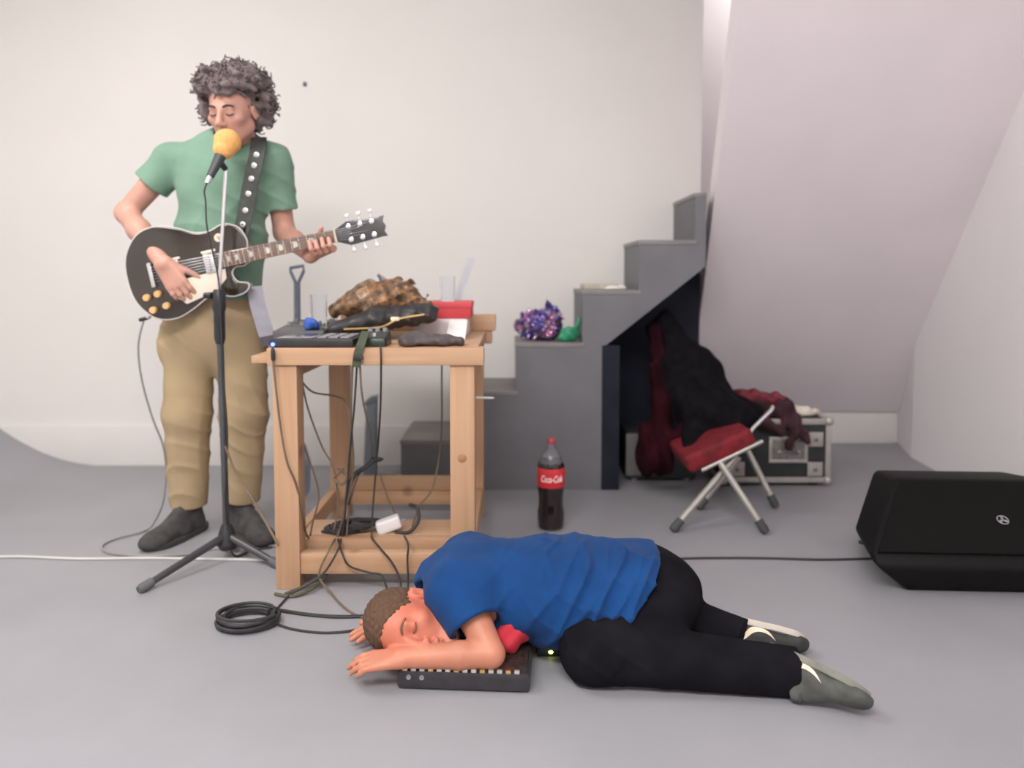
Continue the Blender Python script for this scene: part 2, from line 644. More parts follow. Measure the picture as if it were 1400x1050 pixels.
# the sloping underside of the upper flight
def soffit_pts(Y, z, xl, th):
    n = Vector((0, 1.19, 1.0)).normalized() * th
    return [(xl, Y, z), (2.42, Y, z), (xl, Y + n.y, z + n.z), (2.42, Y + n.y, z + n.z)]
struct('wall_soffit', ghull(soffit_pts(4.56, 0.19, 1.06, 0.1) + soffit_pts(2.2, 2.998, 0.76, 0.1)), M_soffit)
struct('baseboard_back', gspan((-3.0, WALL_Y - 0.018, 0), (-0.52, WALL_Y, 0.215), 0.005), M_base, smooth=True)
struct('baseboard_recess', gspan((0.99, 4.555, 0), (2.3, 4.58, 0.185), 0.005), M_base, smooth=True)

# grey floor sheet curling up in the corner
def curl():
    vs, fs = [], []
    nx, ny = 26, 14
    for lay in (0, 1):
        for i in range(nx + 1):
            for j in range(ny + 1):
                x = -2.10 - 0.85 * i / nx
                y = 2.9 + (WALL_Y - 0.022 - 2.9) * j / ny
                sx = max(0, (-2.16 - x) / 0.55)
                sy = (j / ny)
                z = 0.21 * min(sx, 1.5) ** 2.0 * sy ** 1.6 - 0.0065 + 0.004 * min(1.0, sx * 6) * min(1.0, sy * 4)
                vs.append((x, y, z + (0.006 if lay else -0.0)))
    def q(l, i, j):
        return l * (nx + 1) * (ny + 1) + i * (ny + 1) + j
    for i in range(nx):
        for j in range(ny):
            fs.append((q(1, i, j), q(1, i, j + 1), q(1, i + 1, j + 1), q(1, i + 1, j)))
            fs.append((q(0, i, j), q(0, i + 1, j), q(0, i + 1, j + 1), q(0, i, j + 1)))
    for i in range(nx):
        for j in (0, ny):
            fs.append((q(0, i, j), q(0, i + 1, j), q(1, i + 1, j), q(1, i, j)))
    for j in range(ny):
        for i in (0, nx):
            fs.append((q(0, i, j), q(1, i, j), q(1, i, j + 1), q(0, i, j + 1)))
    return vs, fs
struct('trim_1', curl(), M_floor, 'grey floor sheet curling up in the corner', smooth=True)

# ------------------------------------------------------------------ staircase (part of the building)
SY0, SY1 = 3.55, WALL_Y
RX = [-0.52, -0.245, 0.017, 0.325, 0.585, 0.84]
RZ = [0.235, 0.465, 0.69, 0.935, 1.165, 1.38]
stair = bpy.data.objects.new('staircase', None)
COL.objects.link(stair)
stair.location = (0.2, SY0, 0)
stair['kind'] = 'structure'
stair['label'] = 'grey painted closed staircase rising along the back wall'
prof = [(RX[0], 0.0)]
for i in range(6):
    prof += [(RX[i], RZ[i]), ((RX[i + 1] if i < 5 else 0.892), RZ[i])]
prof += [(0.892, 1.045), (0.425, 0.672), (0.425, 0.0)]
g = gprism(prof, 0, 0.035)
side = xf(g, Matrix(((1, 0, 0, 0), (0, 0, 1, SY0), (0, 1, 0, 0), (0, 0, 0, 1))))
o = obj('stair_side_panel', side, M_stair, stair, smooth=False)
for i in range(6):
    x0 = RX[i]
    x1 = RX[i + 1] if i < 5 else 0.882
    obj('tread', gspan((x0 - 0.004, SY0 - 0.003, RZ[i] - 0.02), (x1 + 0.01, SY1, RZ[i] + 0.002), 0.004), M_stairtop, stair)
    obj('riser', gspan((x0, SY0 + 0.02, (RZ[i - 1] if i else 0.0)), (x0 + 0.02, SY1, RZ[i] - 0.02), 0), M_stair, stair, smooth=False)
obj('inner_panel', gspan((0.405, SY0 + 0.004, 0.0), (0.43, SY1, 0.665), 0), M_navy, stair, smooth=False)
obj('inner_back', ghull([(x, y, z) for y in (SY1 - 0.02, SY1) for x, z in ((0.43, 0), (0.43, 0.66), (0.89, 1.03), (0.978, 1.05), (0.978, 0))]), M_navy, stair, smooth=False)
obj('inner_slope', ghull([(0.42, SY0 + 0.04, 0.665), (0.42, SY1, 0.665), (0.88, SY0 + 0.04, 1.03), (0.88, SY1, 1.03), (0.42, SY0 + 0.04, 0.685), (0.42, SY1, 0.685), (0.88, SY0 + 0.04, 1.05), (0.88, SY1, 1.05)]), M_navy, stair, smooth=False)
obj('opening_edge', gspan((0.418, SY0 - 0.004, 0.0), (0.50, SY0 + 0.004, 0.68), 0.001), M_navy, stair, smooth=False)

# small dark hook on the wall
hk = thing('wall_hook', at(417, 115, WALL_Y - 0.01), 'tiny dark hook fixed high on the white back wall', 'hook')
pk = at(417, 115, WALL_Y)
M_darkmetal = mat('dark_metal', (0.10, 0.10, 0.11), 0.4, metal=0.6)
obj('plate', gbox(0.018, 0.006, 0.02, 0.002, pk + Vector((0, -0.003, 0))), M_darkmetal, hk)
obj('prong', gtube(catmull([pk + Vector((0, -0.004, -0.004)), pk + Vector((0, -0.02, -0.008)), pk + Vector((0, -0.024, 0.006))], 5), 0.0025, 6), M_darkmetal, hk)

# ================================================================== the pine table
WX, WY, WZ = (wood('pine_grain_' + 'xyz'[i], (0.54, 0.335, 0.205), (0.45, 0.26, 0.145), i) for i in range(3))
TX0, TX1, TY0, TY1 = -0.755, -0.118, 2.40, 3.22
tb = thing('pine_table', ((TX0 + TX1) / 2, (TY0 + TY1) / 2, 0), 'rough pine frame workbench loaded with cables and gear', 'table')
LW = 0.078
for x in (TX0, TX1 - LW):
    for y in (TY0, TY1 - LW):
        obj('leg', gspan((x, y, 0), (x + LW, y + LW, 0.722), 0.004), WZ, tb)
obj('top_rail', gspan((TX0 - 0.012, TY0 - 0.012, 0.722), (TX1 + 0.03, TY0 + 0.06, 0.776), 0.004), WX, tb)
obj('top_rail', gspan((TX0 - 0.012, TY1 - 0.06, 0.722), (TX1 + 0.035, TY1 + 0.012, 0.776), 0.004), WX, tb)
obj('back_batten', gspan((TX0 + 0.05, TY1 - 0.07, 0.776), (TX1 + 0.05, TY1 + 0.02, 0.842), 0.005), WX, tb)
obj('side_rail', gspan((TX0 - 0.075, TY0 + 0.03, 0.724), (TX0 - 0.008, TY1 - 0.03, 0.748), 0.003), WY, tb)
obj('side_rail', gspan((TX0, TY0 + LW, 0.66), (TX0 + 0.03, TY1 - LW, 0.722), 0.003), WY, tb)
obj('side_rail', gspan((TX1 - 0.03, TY0 + LW, 0.66), (TX1, TY1 - LW, 0.722), 0.003), WY, tb)
npl = 5
for i in range(npl):
    a = TY0 + 0.062 + (TY1 - TY0 - 0.124) * i / npl
    b = TY0 + 0.062 + (TY1 - TY0 - 0.124) * (i + 1) / npl
    obj('top_plank', gspan((TX0, a + 0.002, 0.752), (TX1 + 0.01, b - 0.002, 0.776), 0.003), WX, tb)
obj('bottom_rail', gspan((TX0 + LW, TY0 + 0.006, 0.048), (TX1 - LW, TY0 + 0.05, 0.114), 0.003), WX, tb)
obj('bottom_rail', gspan((TX0 + LW, TY1 - 0.05, 0.045), (TX1 - LW, TY1 - 0.006, 0.102), 0.003), WX, tb)
obj('bottom_rail', gspan((TX0 + LW, TY1 - 0.048, 0.104), (TX1 - LW, TY1 - 0.004, 0.158), 0.003), WX, tb)
for x in (TX0 + 0.004, TX1 - 0.034):
    obj('low_side_rail', gspan((x, TY0 + LW, 0.06), (x + 0.03, TY1 - LW, 0.125), 0.003), WY, tb)
obj('low_shelf_plank', gspan((TX0 + 0.036, TY0 + 0.115, 0.075), (TX1 - 0.036, TY0 + 0.165, 0.122), 0.003), WX, tb)
obj('low_shelf_plank', gspan((TX0 + 0.036, TY0 + 0.17, 0.102), (TX1 - 0.036, TY0 + 0.33, 0.122), 0.003), WX, tb)
for zz in (0.425,):
    obj('knot', glathe([(0.012, 0), (0.011, 0.0006), (0.0, 0.0008)], 12), mat('pine_knot', (0.38, 0.19, 0.095), 0.6), tb).matrix_basis = Matrix.Translation((TX1 - 0.04, TY0 - 0.0002, zz)) @ Matrix.Rotation(math.pi / 2, 4, 'X') @ Matrix.Scale(1.25, 4)

TZ = 0.777
M_black = mat('black_plastic', (0.028, 0.028, 0.032), 0.4, var=0.2, scale=20)
M_blackgl = mat('glossy_black_plastic', (0.02, 0.02, 0.024), 0.18, var=0.2, coat=0.4)
M_grey = mat('grey_plastic', (0.25, 0.25, 0.27), 0.45, var=0.08)
M_chrome = mat('chrome', (0.78, 0.78, 0.80), 0.16, metal=1.0, var=0.04)
M_alu = mat('brushed_aluminium', (0.66, 0.62, 0.59), 0.38, metal=0.75, var=0.06, scale=30)
M_white = mat('white_plastic', (0.78, 0.76, 0.75), 0.45, var=0.03)
M_gold = mat('gold_metal', (0.80, 0.58, 0.25), 0.3, metal=0.9)
M_glass = mat('clear_glass', (0.96, 0.97, 1.0), 0.03, trans=1.0, ior=1.25, var=0.0)
M_red = mat('red_card', (0.55, 0.05, 0.06), 0.5, var=0.1)

# black control surface at the front left with a blue indicator
ct = thing('music_controller', (-0.62, 2.52, TZ), 'flat black music controller with a blue light at its corner', 'controller')
cb = obj('case', gspan((-0.765, 2.405, TZ), (-0.50, 2.655, TZ + 0.026), 0.006), M_black, ct)
obj('screen', gspan((-0.75, 2.43, TZ + 0.0262), (-0.635, 2.62, TZ + 0.028), 0.001), mat('grey_screen', (0.16, 0.15, 0.17), 0.15, coat=0.5), ct)
for i in range(3):
    for j in range(3):
        obj('pad', gspan((-0.62 + i * 0.037, 2.43 + j * 0.06, TZ + 0.0262), (-0.59 + i * 0.037, 2.48 + j * 0.06, TZ + 0.031), 0.002), M_grey, ct)
obj('indicator_light', glathe([(0.0, -0.006), (0.005, -0.005), (0.007, 0), (0.005, 0.005), (0.0, 0.006)], 12, at(373, 471, 2.402)), mat('blue_led', (0.1, 0.15, 0.9), 0.3, emit=(0.08, 0.12, 1.0), estr=3.0), ct, label='glowing blue light')

mx = thing('mixer', (-0.62, 2.86, TZ), 'small dark mixer behind the flat black music controller', 'mixer')
obj('case', ghull([(x, y, z) for x in (-0.845, -0.664) for y, z in ((2.70, TZ), (3.0, TZ), (2.70, TZ + 0.03), (3.0, TZ + 0.055))], 0.004), mat('mixer_grey', (0.10, 0.10, 0.105), 0.45), mx)
for i in range(4):
    for j in range(1, 3):
        obj('knob', glathe([(0.009, 0), (0.008, 0.014), (0.0, 0.0145)], 10, (-0.825 + i * 0.046, 2.76 + j * 0.085, TZ + 0.03 + (0.04 + j * 0.085) * 0.089)), M_grey if j else M_black, mx)

# glasses
def tumbler(base, r, h, label, fillh=None, m=None, name='drinking_glass'):
    t = thing(name, base, label, 'glass')
    b = Vector(base)
    wl = 0.0025
    obj('bowl', glathe([(0.0, 0), (r * 0.86, 0), (r * 0.88, 0.002), (r, h), (r - wl, h), (r * 0.88 - wl, 0.008), (0.0, 0.008)], 28, b), M_glass, t)
    return t, b
ga, gb_ = tumbler((at(436, 446, 2.75).x, 2.75, 0.811), 0.031, 0.125, 'clear empty tumbler standing on the small dark mixer')
gc, gd_ = tumbler((at(612, 414, 2.93).x, 2.93, 0.905), 0.029, 0.095, 'clear tumbler standing on the red box')
bc = thing('blue_cloth', at(430, 447, 2.70), 'small crumpled blue cloth beside the clear tumbler', 'cloth')
f = Field((-0.80, 2.58, 0.80), (-0.62, 2.80, 0.92), 0.004)
q = at(424, 442, 2.69)
f.ell((q.x - 0.008, 2.745, 0.828), (0.030, 0.03, 0.019), k=0.01)
f.ell((q.x - 0.008, 2.725, 0.832), (0.022, 0.020, 0.022), k=0.012)
f.ripple(0.003, [(90, 60, 120, 0, 1), (160, 90, 40, 1, 0.6)])
obj('fabric', f.mesh(), mat('blue_fabric', (0.05, 0.12, 0.48), 0.7, var=0.2, scale=40), bc, sharp=0)

# heap of gear on the table
jk = thing('brown_jacket', (-0.50, 2.80, TZ), 'shiny brown patterned jacket heaped over the black pouch', 'jacket')
f = Field((-0.76, 2.56, 0.78), (-0.26, 3.05, 1.06), 0.0045)
f.cone(at(458, 424, 2.78), at(505, 402, 2.80), 0.022, 0.042, 0.03)
f.cone(at(505, 404, 2.80), at(552, 400, 2.83), 0.045, 0.036, 0.03)
f.cone(at(540, 396, 2.83), at(580, 424, 2.80), 0.030, 0.024, 0.02)
f.ell(at(510, 414, 2.84), (0.11, 0.10, 0.055), k=0.03)
f.folds(0.016, [(70, 60, 150, 0.4, 1), (-110, 80, 120, 1.7, 0.9), (160, -60, 70, 2.9, 0.7)], sharp=1.4)
obj('fabric', f.mesh(), mat('brown_patterned_fabric', (0.34, 0.17, 0.07), 0.32, var=0.2, scale=45, col2=(0.05, 0.035, 0.025), coat=0.3, bump=0.5, bscale=110), jk, sharp=0)
po = thing('black_pouch', (-0.49, 2.76, TZ), 'long padded black pouch under the brown jacket', 'pouch')
f = Field((-0.80, 2.52, 0.765), (-0.24, 2.95, 0.95), 0.0045)
f.cone(at(458, 450, 2.74), at(515, 436, 2.74), 0.024, 0.042, 0.02, sq=((0, 1, 0), 1.9))
f.cone(at(515, 436, 2.74), at(585, 428, 2.76), 0.04, 0.034, 0.02, sq=((0, 1, 0), 1.7))
f.plane((0, 0, TZ + 0.003), (0, 0, -1))
f.folds(0.008, [(60, 30, 160, 0.4, 1), (110, 60, -90, 1.7, 0.8)])
f.plane((0, 0, TZ + 0.001), (0, 0, -1))
pb = obj('fabric', f.mesh(), mat('black_padded_fabric', (0.03, 0.028, 0.03), 0.5, var=0.3, scale=30, coat=0.15), po, sharp=0)
obj('zip', gtube(catmull([at(470, 450, 2.655), at(520, 447, 2.65), at(545, 436, 2.655), at(580, 430, 2.68)], 8), 0.0035, 6), M_gold, po)
obj('buckle', gbox(0.03, 0.008, 0.014, 0.003, at(540, 436, 2.65)), mat('cream_plastic', (0.8, 0.7, 0.52), 0.4), po)
pd = thing('effects_pedal', (-0.47, 2.50, TZ), 'small dark effects pedal between the controller and the flat pouch', 'pedal')
obj('case', ghull([(-0.485, 2.43, TZ), (-0.40, 2.43, TZ), (-0.485, 2.55, TZ), (-0.40, 2.55, TZ), (-0.48, 2.435, TZ + 0.028), (-0.405, 2.435, TZ + 0.028), (-0.48, 2.545, TZ + 0.045), (-0.405, 2.545, TZ + 0.045)], 0.004), mat('dark_green_metal', (0.03, 0.045, 0.035), 0.35, metal=0.3), pd)
for i in range(3):
    obj('knob', glathe([(0.009, 0), (0.008, 0.013), (0, 0.0135)], 12, (-0.467 + 0.024 * i, 2.53, TZ + 0.041)), M_grey, pd)
obj('footswitch', glathe([(0.008, 0), (0.008, 0.008), (0.005, 0.011), (0, 0.011)], 12, (-0.443, 2.465, TZ + 0.032)), M_chrome, pd)
fp = thing('flat_pouch', (-0.25, 2.48, TZ), 'flat dim grey pouch at the front right of the table', 'pouch')
f = Field((-0.40, 2.38, 0.765), (-0.08, 2.66, 0.87), 0.0045)
f.cone((-0.34, 2.50, TZ + 0.016), (-0.17, 2.50, TZ + 0.012), 0.026, 0.016, 0.02, sq=((0, 1, 0), 3.2))
f.ripple(0.003, [(60, 40, 60, 0, 1), (120, -30, 50, 2, 0.6)])
f.plane((0, 0, TZ + 0.0005), (0, 0, -1))
obj('fabric', f.mesh(), mat('dim_grey_fabric', (0.085, 0.07, 0.07), 0.6, var=0.2, scale=40), fp, sharp=0)
rb = thing('red_box', (-0.24, 2.98, TZ), 'bright red flat box at the back right of the table', 'box')
obj('carton', gspan((-0.355, 2.88, TZ + 0.065), (-0.155, 3.08, TZ + 0.125), 0.004), M_red, rb)
obj('lid', gspan((-0.358, 2.877, TZ + 0.105), (-0.152, 3.083, TZ + 0.128), 0.003), mat('red_lid', (0.62, 0.07, 0.08), 0.45), rb)
wb = tag(obj('white_box', gspan((-0.37, 2.86, TZ), (-0.17, 3.10, TZ + 0.064), 0.004), mat('white_card', (0.74, 0.68, 0.68), 0.6, var=0.04)), 'white carton under the bright red box', 'box')
pp = thing('paper_sheet', (-0.2, 2.8, TZ), 'folded white paper in front of the white carton', 'paper')
obj('leaf', ghull([(-0.235, 2.70, TZ + 0.001), (-0.165, 2.69, TZ + 0.001), (-0.23, 2.84, TZ + 0.06), (-0.165, 2.84, TZ + 0.06), (-0.235, 2.702, TZ + 0.003), (-0.165, 2.692, TZ + 0.003), (-0.23, 2.838, TZ + 0.063), (-0.165, 2.838, TZ + 0.063)]), mat('paper', (0.82, 0.78, 0.77), 0.7, var=0.02), pp, smooth=False)
obj('fold', ghull([(-0.23, 2.72, TZ), (-0.17, 2.71, TZ), (-0.225, 2.80, TZ + 0.0), (-0.17, 2.80, TZ + 0.0), (-0.23, 2.72, TZ + 0.003), (-0.17, 2.71, TZ + 0.003), (-0.225, 2.80, TZ + 0.004), (-0.17, 2.80, TZ + 0.004)]), MATS['paper'], pp, smooth=False)
gf = thing('grey_folder', at(545, 400, 2.9), 'thin grey folder leaning on the brown jacket', 'folder')
a, b = at(516, 376, 2.93), at(592, 424, 2.93)
obj('cover', ghull([a, a + Vector((0.004, 0, 0.006)), b, b + Vector((0.004, 0, 0.006)), a + Vector((-0.0, 0.12, -0.06)), b + Vector((0, 0.12, -0.03)), a + Vector((0.003, 0.12, -0.055)), b + Vector((0.003, 0.12, -0.025)), b + Vector((-0.05, -0.06, -0.012))]), mat('grey_card', (0.30, 0.29, 0.31), 0.5), gf, smooth=False)
obj('spine', gtube([a, b], 0.005, 8), mat('dim_grey_card', (0.18, 0.17, 0.19), 0.5), gf)
ru = thing('clear_ruler', at(630, 402, 3.02), 'tall translucent grey ruler standing behind the red box', 'ruler')
a, b = at(624, 412, 3.12), at(646, 352, 3.12)
obj('blade', gribbon([a, (a + b) / 2, b], (1, 0, 0), 0.028, 0.003), mat('translucent_plastic', (0.72, 0.74, 0.80), 0.3, trans=0.6, var=0.02), ru)
obj('foot', gribbon([a, a + Vector((-0.012, 0, -0.09))], (1, 0, 0), 0.028, 0.004), M_grey, ru)
# the dark green strap over the front edge
gs = thing('cable_tie_strap', at(490, 480, 2.38), 'dark green strap holding cables over the front edge of the table', 'strap')
obj('band', gribbon(catmull([at(500, 462, 2.43) + Vector((0, 0, 0.02)), at(494, 470, 2.384), at(489, 485, 2.380), at(487, 502, 2.382)], 5), (1, 0, 0), 0.026, 0.005), mat('green_webbing', (0.06, 0.075, 0.045), 0.7), gs)
obj('clip', gbox(0.03, 0.012, 0.014, 0.003, at(490, 489, 2.374)), M_black, gs)
# thin white rod sticking out of the table side
rod = thing('white_rod', at(656, 544, 2.6), 'thin white rod sticking out of the side of the table', 'rod')
obj('shaft', gtube([at(636, 543, 2.72), at(672, 544, 2.72)], 0.004, 8), mat('white_rod_paint', (0.85, 0.82, 0.78), 0.4), rod)
obj('tip', gtube([at(672, 544, 2.72), at(676, 544, 2.72)], [0.004, 0.0015], 8), M_white, rod)

# spade standing behind the table
sp = thing('spade', (at(405, 450, 3.32).x, 3.32, 0), 'grey-blue spade with a ring handle standing behind the table', 'spade')
M_spade = mat('blue_grey_metal', (0.24, 0.28, 0.36), 0.4, metal=0.3)
hx = at(406, 386, 3.32)
bx = Vector((hx.x - 0.004, 3.32, 0.25))
obj('shaft', gtube([bx, hx], 0.015, 10), M_spade, sp)
obj('handle', gtube([hx + Vector((-0.002, 0, -0.01)), hx + Vector((-0.026, 0, 0.045)), hx + Vector((-0.028, 0, 0.062)), hx + Vector((0.03, 0, 0.072)), hx + Vector((0.03, 0, 0.05)), hx + Vector((0.002, 0, -0.01))], 0.0075, 8), M_spade, sp)
obj('blade', ghull([bx + Vector((x, 0.004 if abs(x) < 0.05 else -0.01, z)) for x, z in ((-0.03, 0.02), (0.03, 0.02), (-0.055, -0.05), (0.055, -0.05), (-0.05, -0.19), (0.05, -0.19), (0, -0.25))] + [bx + Vector((0, 0.012, -0.02))], 0.002), M_spade, sp)

# grey post at the wall
gp = thing('metal_post', (at(510, 640, 3.75).x, 3.75, 0), 'short grey metal post with a hooked top by the back wall', 'post')
px_ = at(507, 640, 3.75).x
M_post = mat('slate_metal', (0.20, 0.235, 0.27), 0.45, metal=0.2)
obj('shaft', ghull([(px_ - 0.035, 3.73, 0.012), (px_ + 0.028, 3.73, 0.012), (px_ - 0.035, 3.78, 0.012), (px_ + 0.028, 3.78, 0.012), (px_ - 0.016, 3.73, 0.395), (px_ + 0.036, 3.73, 0.405), (px_ - 0.016, 3.78, 0.395), (px_ + 0.036, 3.78, 0.405)], 0.004), M_post, gp)
obj('hook', ghull([(px_ - 0.036, 3.725, 0.372), (px_ - 0.03, 3.725, 0.364), (px_ + 0.036, 3.725, 0.395), (px_ + 0.036, 3.725, 0.416), (px_ - 0.0, 3.725, 0.408), (px_ - 0.036, 3.785, 0.372), (px_ - 0.03, 3.785, 0.364), (px_ + 0.036, 3.785, 0.395), (px_ + 0.036, 3.785, 0.416), (px_, 3.785, 0.408)], 0.002), M_post, gp)
obj('foot_plate', gspan((px_ - 0.06, 3.70, 0), (px_ + 0.06, 3.81, 0.014), 0.004), M_post, gp)

# ================================================================== things on the stairs
M_foil = bpy.data.materials.new('coloured_foil')
M_foil.use_nodes = True
nt = M_foil.node_tree
bs = nt.nodes['Principled BSDF']
tc = nd(nt, 'ShaderNodeTexCoord')
vo = nd(nt, 'ShaderNodeTexVoronoi')
vo.inputs['Scale'].default_value = 34
nt.links.new(tc.outputs['Object'], vo.inputs[0])
rp = nd(nt, 'ShaderNodeValToRGB')
rp.color_ramp.elements[0].color = (0.10, 0.09, 0.32, 1)
rp.color_ramp.elements[1].color = (0.50, 0.22, 0.40, 1)
e = rp.color_ramp.elements.new(0.45); e.color = (0.16, 0.12, 0.34, 1)
e = rp.color_ramp.elements.new(0.7); e.color = (0.42, 0.26, 0.36, 1)
sx = nd(nt, 'ShaderNodeSeparateColor')
nt.links.new(vo.outputs['Color'], sx.inputs[0])
nt.links.new(sx.outputs[0], rp.inputs[0])
nt.links.new(rp.outputs[0], bs.inputs['Base Color'])
bs.inputs['Metallic'].default_value = 0.7
bs.inputs['Roughness'].default_value = 0.2
bp = nd(nt, 'ShaderNodeBump')
bp.inputs['Strength'].default_value = 0.6
bp.inputs['Distance'].default_value = 0.01
nt.links.new(vo.outputs['Distance'], bp.inputs['Height'])
nt.links.new(bp.outputs[0], bs.inputs['Normal'])
fb = thing('foil_bag', (0.14, 3.72, 0.692), 'crumpled sparkling purple and pink foil bag on the stairs', 'bag')
f = Field((-0.05, 3.52, 0.66), (0.36, 3.98, 0.92), 0.005)
c0 = at(742, 452, 3.72)
f.ell((c0.x - 0.02, 3.74, 0.755), (0.115, 0.10, 0.06), k=0.03)
f.ell((c0.x - 0.06, 3.72, 0.775), (0.05, 0.07, 0.055), k=0.02)
f.ell((c0.x + 0.03, 3.74, 0.80), (0.06, 0.07, 0.052), k=0.02)
f.ell((c0.x + 0.0, 3.66, 0.75), (0.075, 0.05, 0.05), k=0.02)
f.ripple(0.008, [(60, 50, 90, 0, 1), (-90, 70, 60, 1, 0.8), (120, 100, -110, 2, 0.6)])
f.plane((0, 0, 0.6925), (0, 0, -1))
obj('foil', f.mesh(0), M_foil, fb, sharp=20)
obj('gathered_neck', gtube(catmull([(c0.x + 0.05, 3.72, 0.83), (c0.x + 0.03, 3.71, 0.865), (c0.x + 0.015, 3.71, 0.872)], 4), [0.018, 0.014, 0.012, 0.012, 0.012, 0.012, 0.014, 0.016, 0.02], 8), M_foil, fb)
gb = thing('green_bundle', (0.265, 3.62, 0.692), 'small shiny green bundle beside the foil bag on the stairs', 'bundle')
f = Field((0.18, 3.53, 0.66), (0.36, 3.74, 0.82), 0.004)
c1 = at(779, 459, 3.62)
f.ell((c1.x, 3.62, 0.727), (0.048, 0.04, 0.036), k=0.01)
f.ell((c1.x - 0.025, 3.61, 0.715), (0.03, 0.03, 0.022), k=0.015)
f.ripple(0.003, [(90, 50, 90, 0, 1), (-100, 70, 60, 1, 0.8)])
f.plane((0, 0, 0.6925), (0, 0, -1))
obj('wrap', f.mesh(), mat('green_satin', (0.03, 0.26, 0.13), 0.35, var=0.15, scale=25), gb, sharp=0)
obj('knot', gtube([(c1.x + 0.03, 3.64, 0.75), (c1.x + 0.046, 3.65, 0.785), (c1.x + 0.05, 3.66, 0.80)], [0.012, 0.008, 0.013], 8), MATS['green_satin'], gb)
wt = thing('white_tissue', (0.50, 3.63, 0.937), 'crumpled white tissue lying on the upper stair', 'tissue')
f = Field((0.40, 3.55, 0.925), (0.58, 3.75, 0.99), 0.004)
f.ell((0.475, 3.63, 0.945), (0.04, 0.03, 0.010), k=0.01)
f.ell((0.51, 3.64, 0.945), (0.03, 0.026, 0.013), k=0.01)
f.ripple(0.002, [(120, 90, 90, 0, 1)])
f.plane((0, 0, 0.9372), (0, 0, -1))
obj('paper', f.mesh(), mat('tissue_white', (0.85, 0.83, 0.76), 0.8, var=0.02), wt, sharp=0)
bn = thing('brown_parcel', (0.42, 3.85, 0.937), 'flat beige parcel lying on the upper stair behind the tissue', 'parcel')
obj('wrapping', gspan((0.35, 3.74, 0.937), (0.52, 3.95, 0.962), 0.004), mat('beige_card', (0.55, 0.49, 0.42), 0.7), bn)
obj('tape', gspan((0.43, 3.738, 0.9375), (0.445, 3.952, 0.9626), 0.001), mat('beige_tape', (0.62, 0.55, 0.45), 0.4), bn)

# ================================================================== cola bottle
bp0 = fl(753, 722)
bt = thing('cola_bottle', bp0, 'large plastic cola bottle with a red label on the floor', 'bottle')
HB = 0.355
def bz(py):
    return (722 - py) / 122.0 * HB
M_cola = mat('dark_cola', (0.012, 0.006, 0.006), 0.12, var=0.1, coat=0.6)
M_pet = mat('clear_bottle_plastic', (0.62, 0.62, 0.66), 0.08, trans=0.85, ior=1.3, var=0.02)
obj('cola', glathe([(0.0, 0.001), (0.036, 0.001), (0.050, 0.012), (0.0535, 0.04), (0.0535, bz(698)), (0.049, bz(690)), (0.049, bz(676)), (0.054, bz(664)), (0.054, bz(636)), (0.050, bz(630)), (0.0, bz(629.9))], 32, bp0), M_cola, bt)
obj('shoulder', glathe([(0.050, bz(630.2)), (0.043, bz(623)), (0.030, bz(615)), (0.017, bz(608)), (0.0145, bz(606)), (0.0145, bz(603))], 32, bp0), M_pet, bt)
obj('cap', glathe([(0.0155, bz(605)), (0.0165, bz(604)), (0.0165, bz(599)), (0.014, bz(597.6)), (0.0, bz(597.5))], 24, bp0), mat('red_cap', (0.40, 0.06, 0.07), 0.4), bt)
lb = obj('label', glathe([(0.0545, bz(662.5)), (0.0552, bz(662)), (0.0552, bz(637)), (0.0545, bz(636.5))], 40, bp0), mat('red_label', (0.62, 0.03, 0.04), 0.4, var=0.08, scale=25), bt)
tg = text_geo('Coca-Cola', 0.030, shear=0.35, offset=0.0006)
wrapped = []
for x, y, z in tg[0]:
    a = -math.pi / 2 + x / 0.0555 * 0.72
    rr = 0.0556 + z
    wrapped.append((bp0.x + rr * math.cos(a), bp0.y + rr * math.sin(a), bz(650) + y * 1.25))
obj('lettering', (wrapped, tg[1]), mat('white_print', (0.85, 0.70, 0.66), 0.5, var=0.02), lb, smooth=False)

# ================================================================== floor monitor speaker
sk = thing('floor_speaker', (1.45, 2.68, 0), 'black wedge floor speaker with a metal grille by the right wall', 'speaker')
dx = 0.86
rot = Matrix.Translation((1.155, 2.425, 0)) @ Matrix.Rotation(math.radians(-3.0), 4, 'Z') @ Matrix.Translation((-1.1, -2.45, 0))
P0 = [(1.075, 2.385, 0.115), (1.10, 2.37, 0.085), (1.205, 2.42, 0.0), (1.27, 2.67, 0.30), (1.29, 2.90, 0.27), (1.27, 2.92, 0.0), (1.13, 2.66, 0.12)]
cx = 1.075 + dx / 2 + 0.02
P1 = [(2 * cx - x, y, z) for x, y, z in P0]
M_spk = mat('black_speaker_shell', (0.006, 0.0055, 0.006), 0.6, var=0.15, scale=50, bump=0.1, bscale=200, spec=0.2)
M_gril = mat('black_grille', (0.005, 0.0045, 0.0045), 0.7, var=0.3, scale=260, bump=0.5, bscale=400, spec=0.15)
obj('cabinet', xf(ghull(P0 + P1, 0.014, 3), rot), M_spk, sk)
n_ = (Vector((0, 2.67 - 2.385, 0.30 - 0.115))).cross(Vector((1, 0, 0))).normalized()
if n_.z < 0:
    n_ = -n_
g1 = [Vector((1.10, 2.402, 0.126)), Vector((2 * cx - 1.10, 2.402, 0.126)), Vector((1.277, 2.655, 0.291)), Vector((2 * cx - 1.277, 2.655, 0.291))]
obj('grille', xf(ghull([p + n_ * 0.001 for p in g1] + [p + n_ * 0.010 for p in g1], 0.004), rot), M_gril, sk)
lp = at(1371, 711, 2.5)
r = ray(1371, 711)
p0 = rot @ (g1[0] + n_ * 0.010)
nn = (rot.to_3x3() @ n_).normalized()
t = (p0 - Vector((0, 0, CAM_H))).dot(nn) / r.dot(nn)
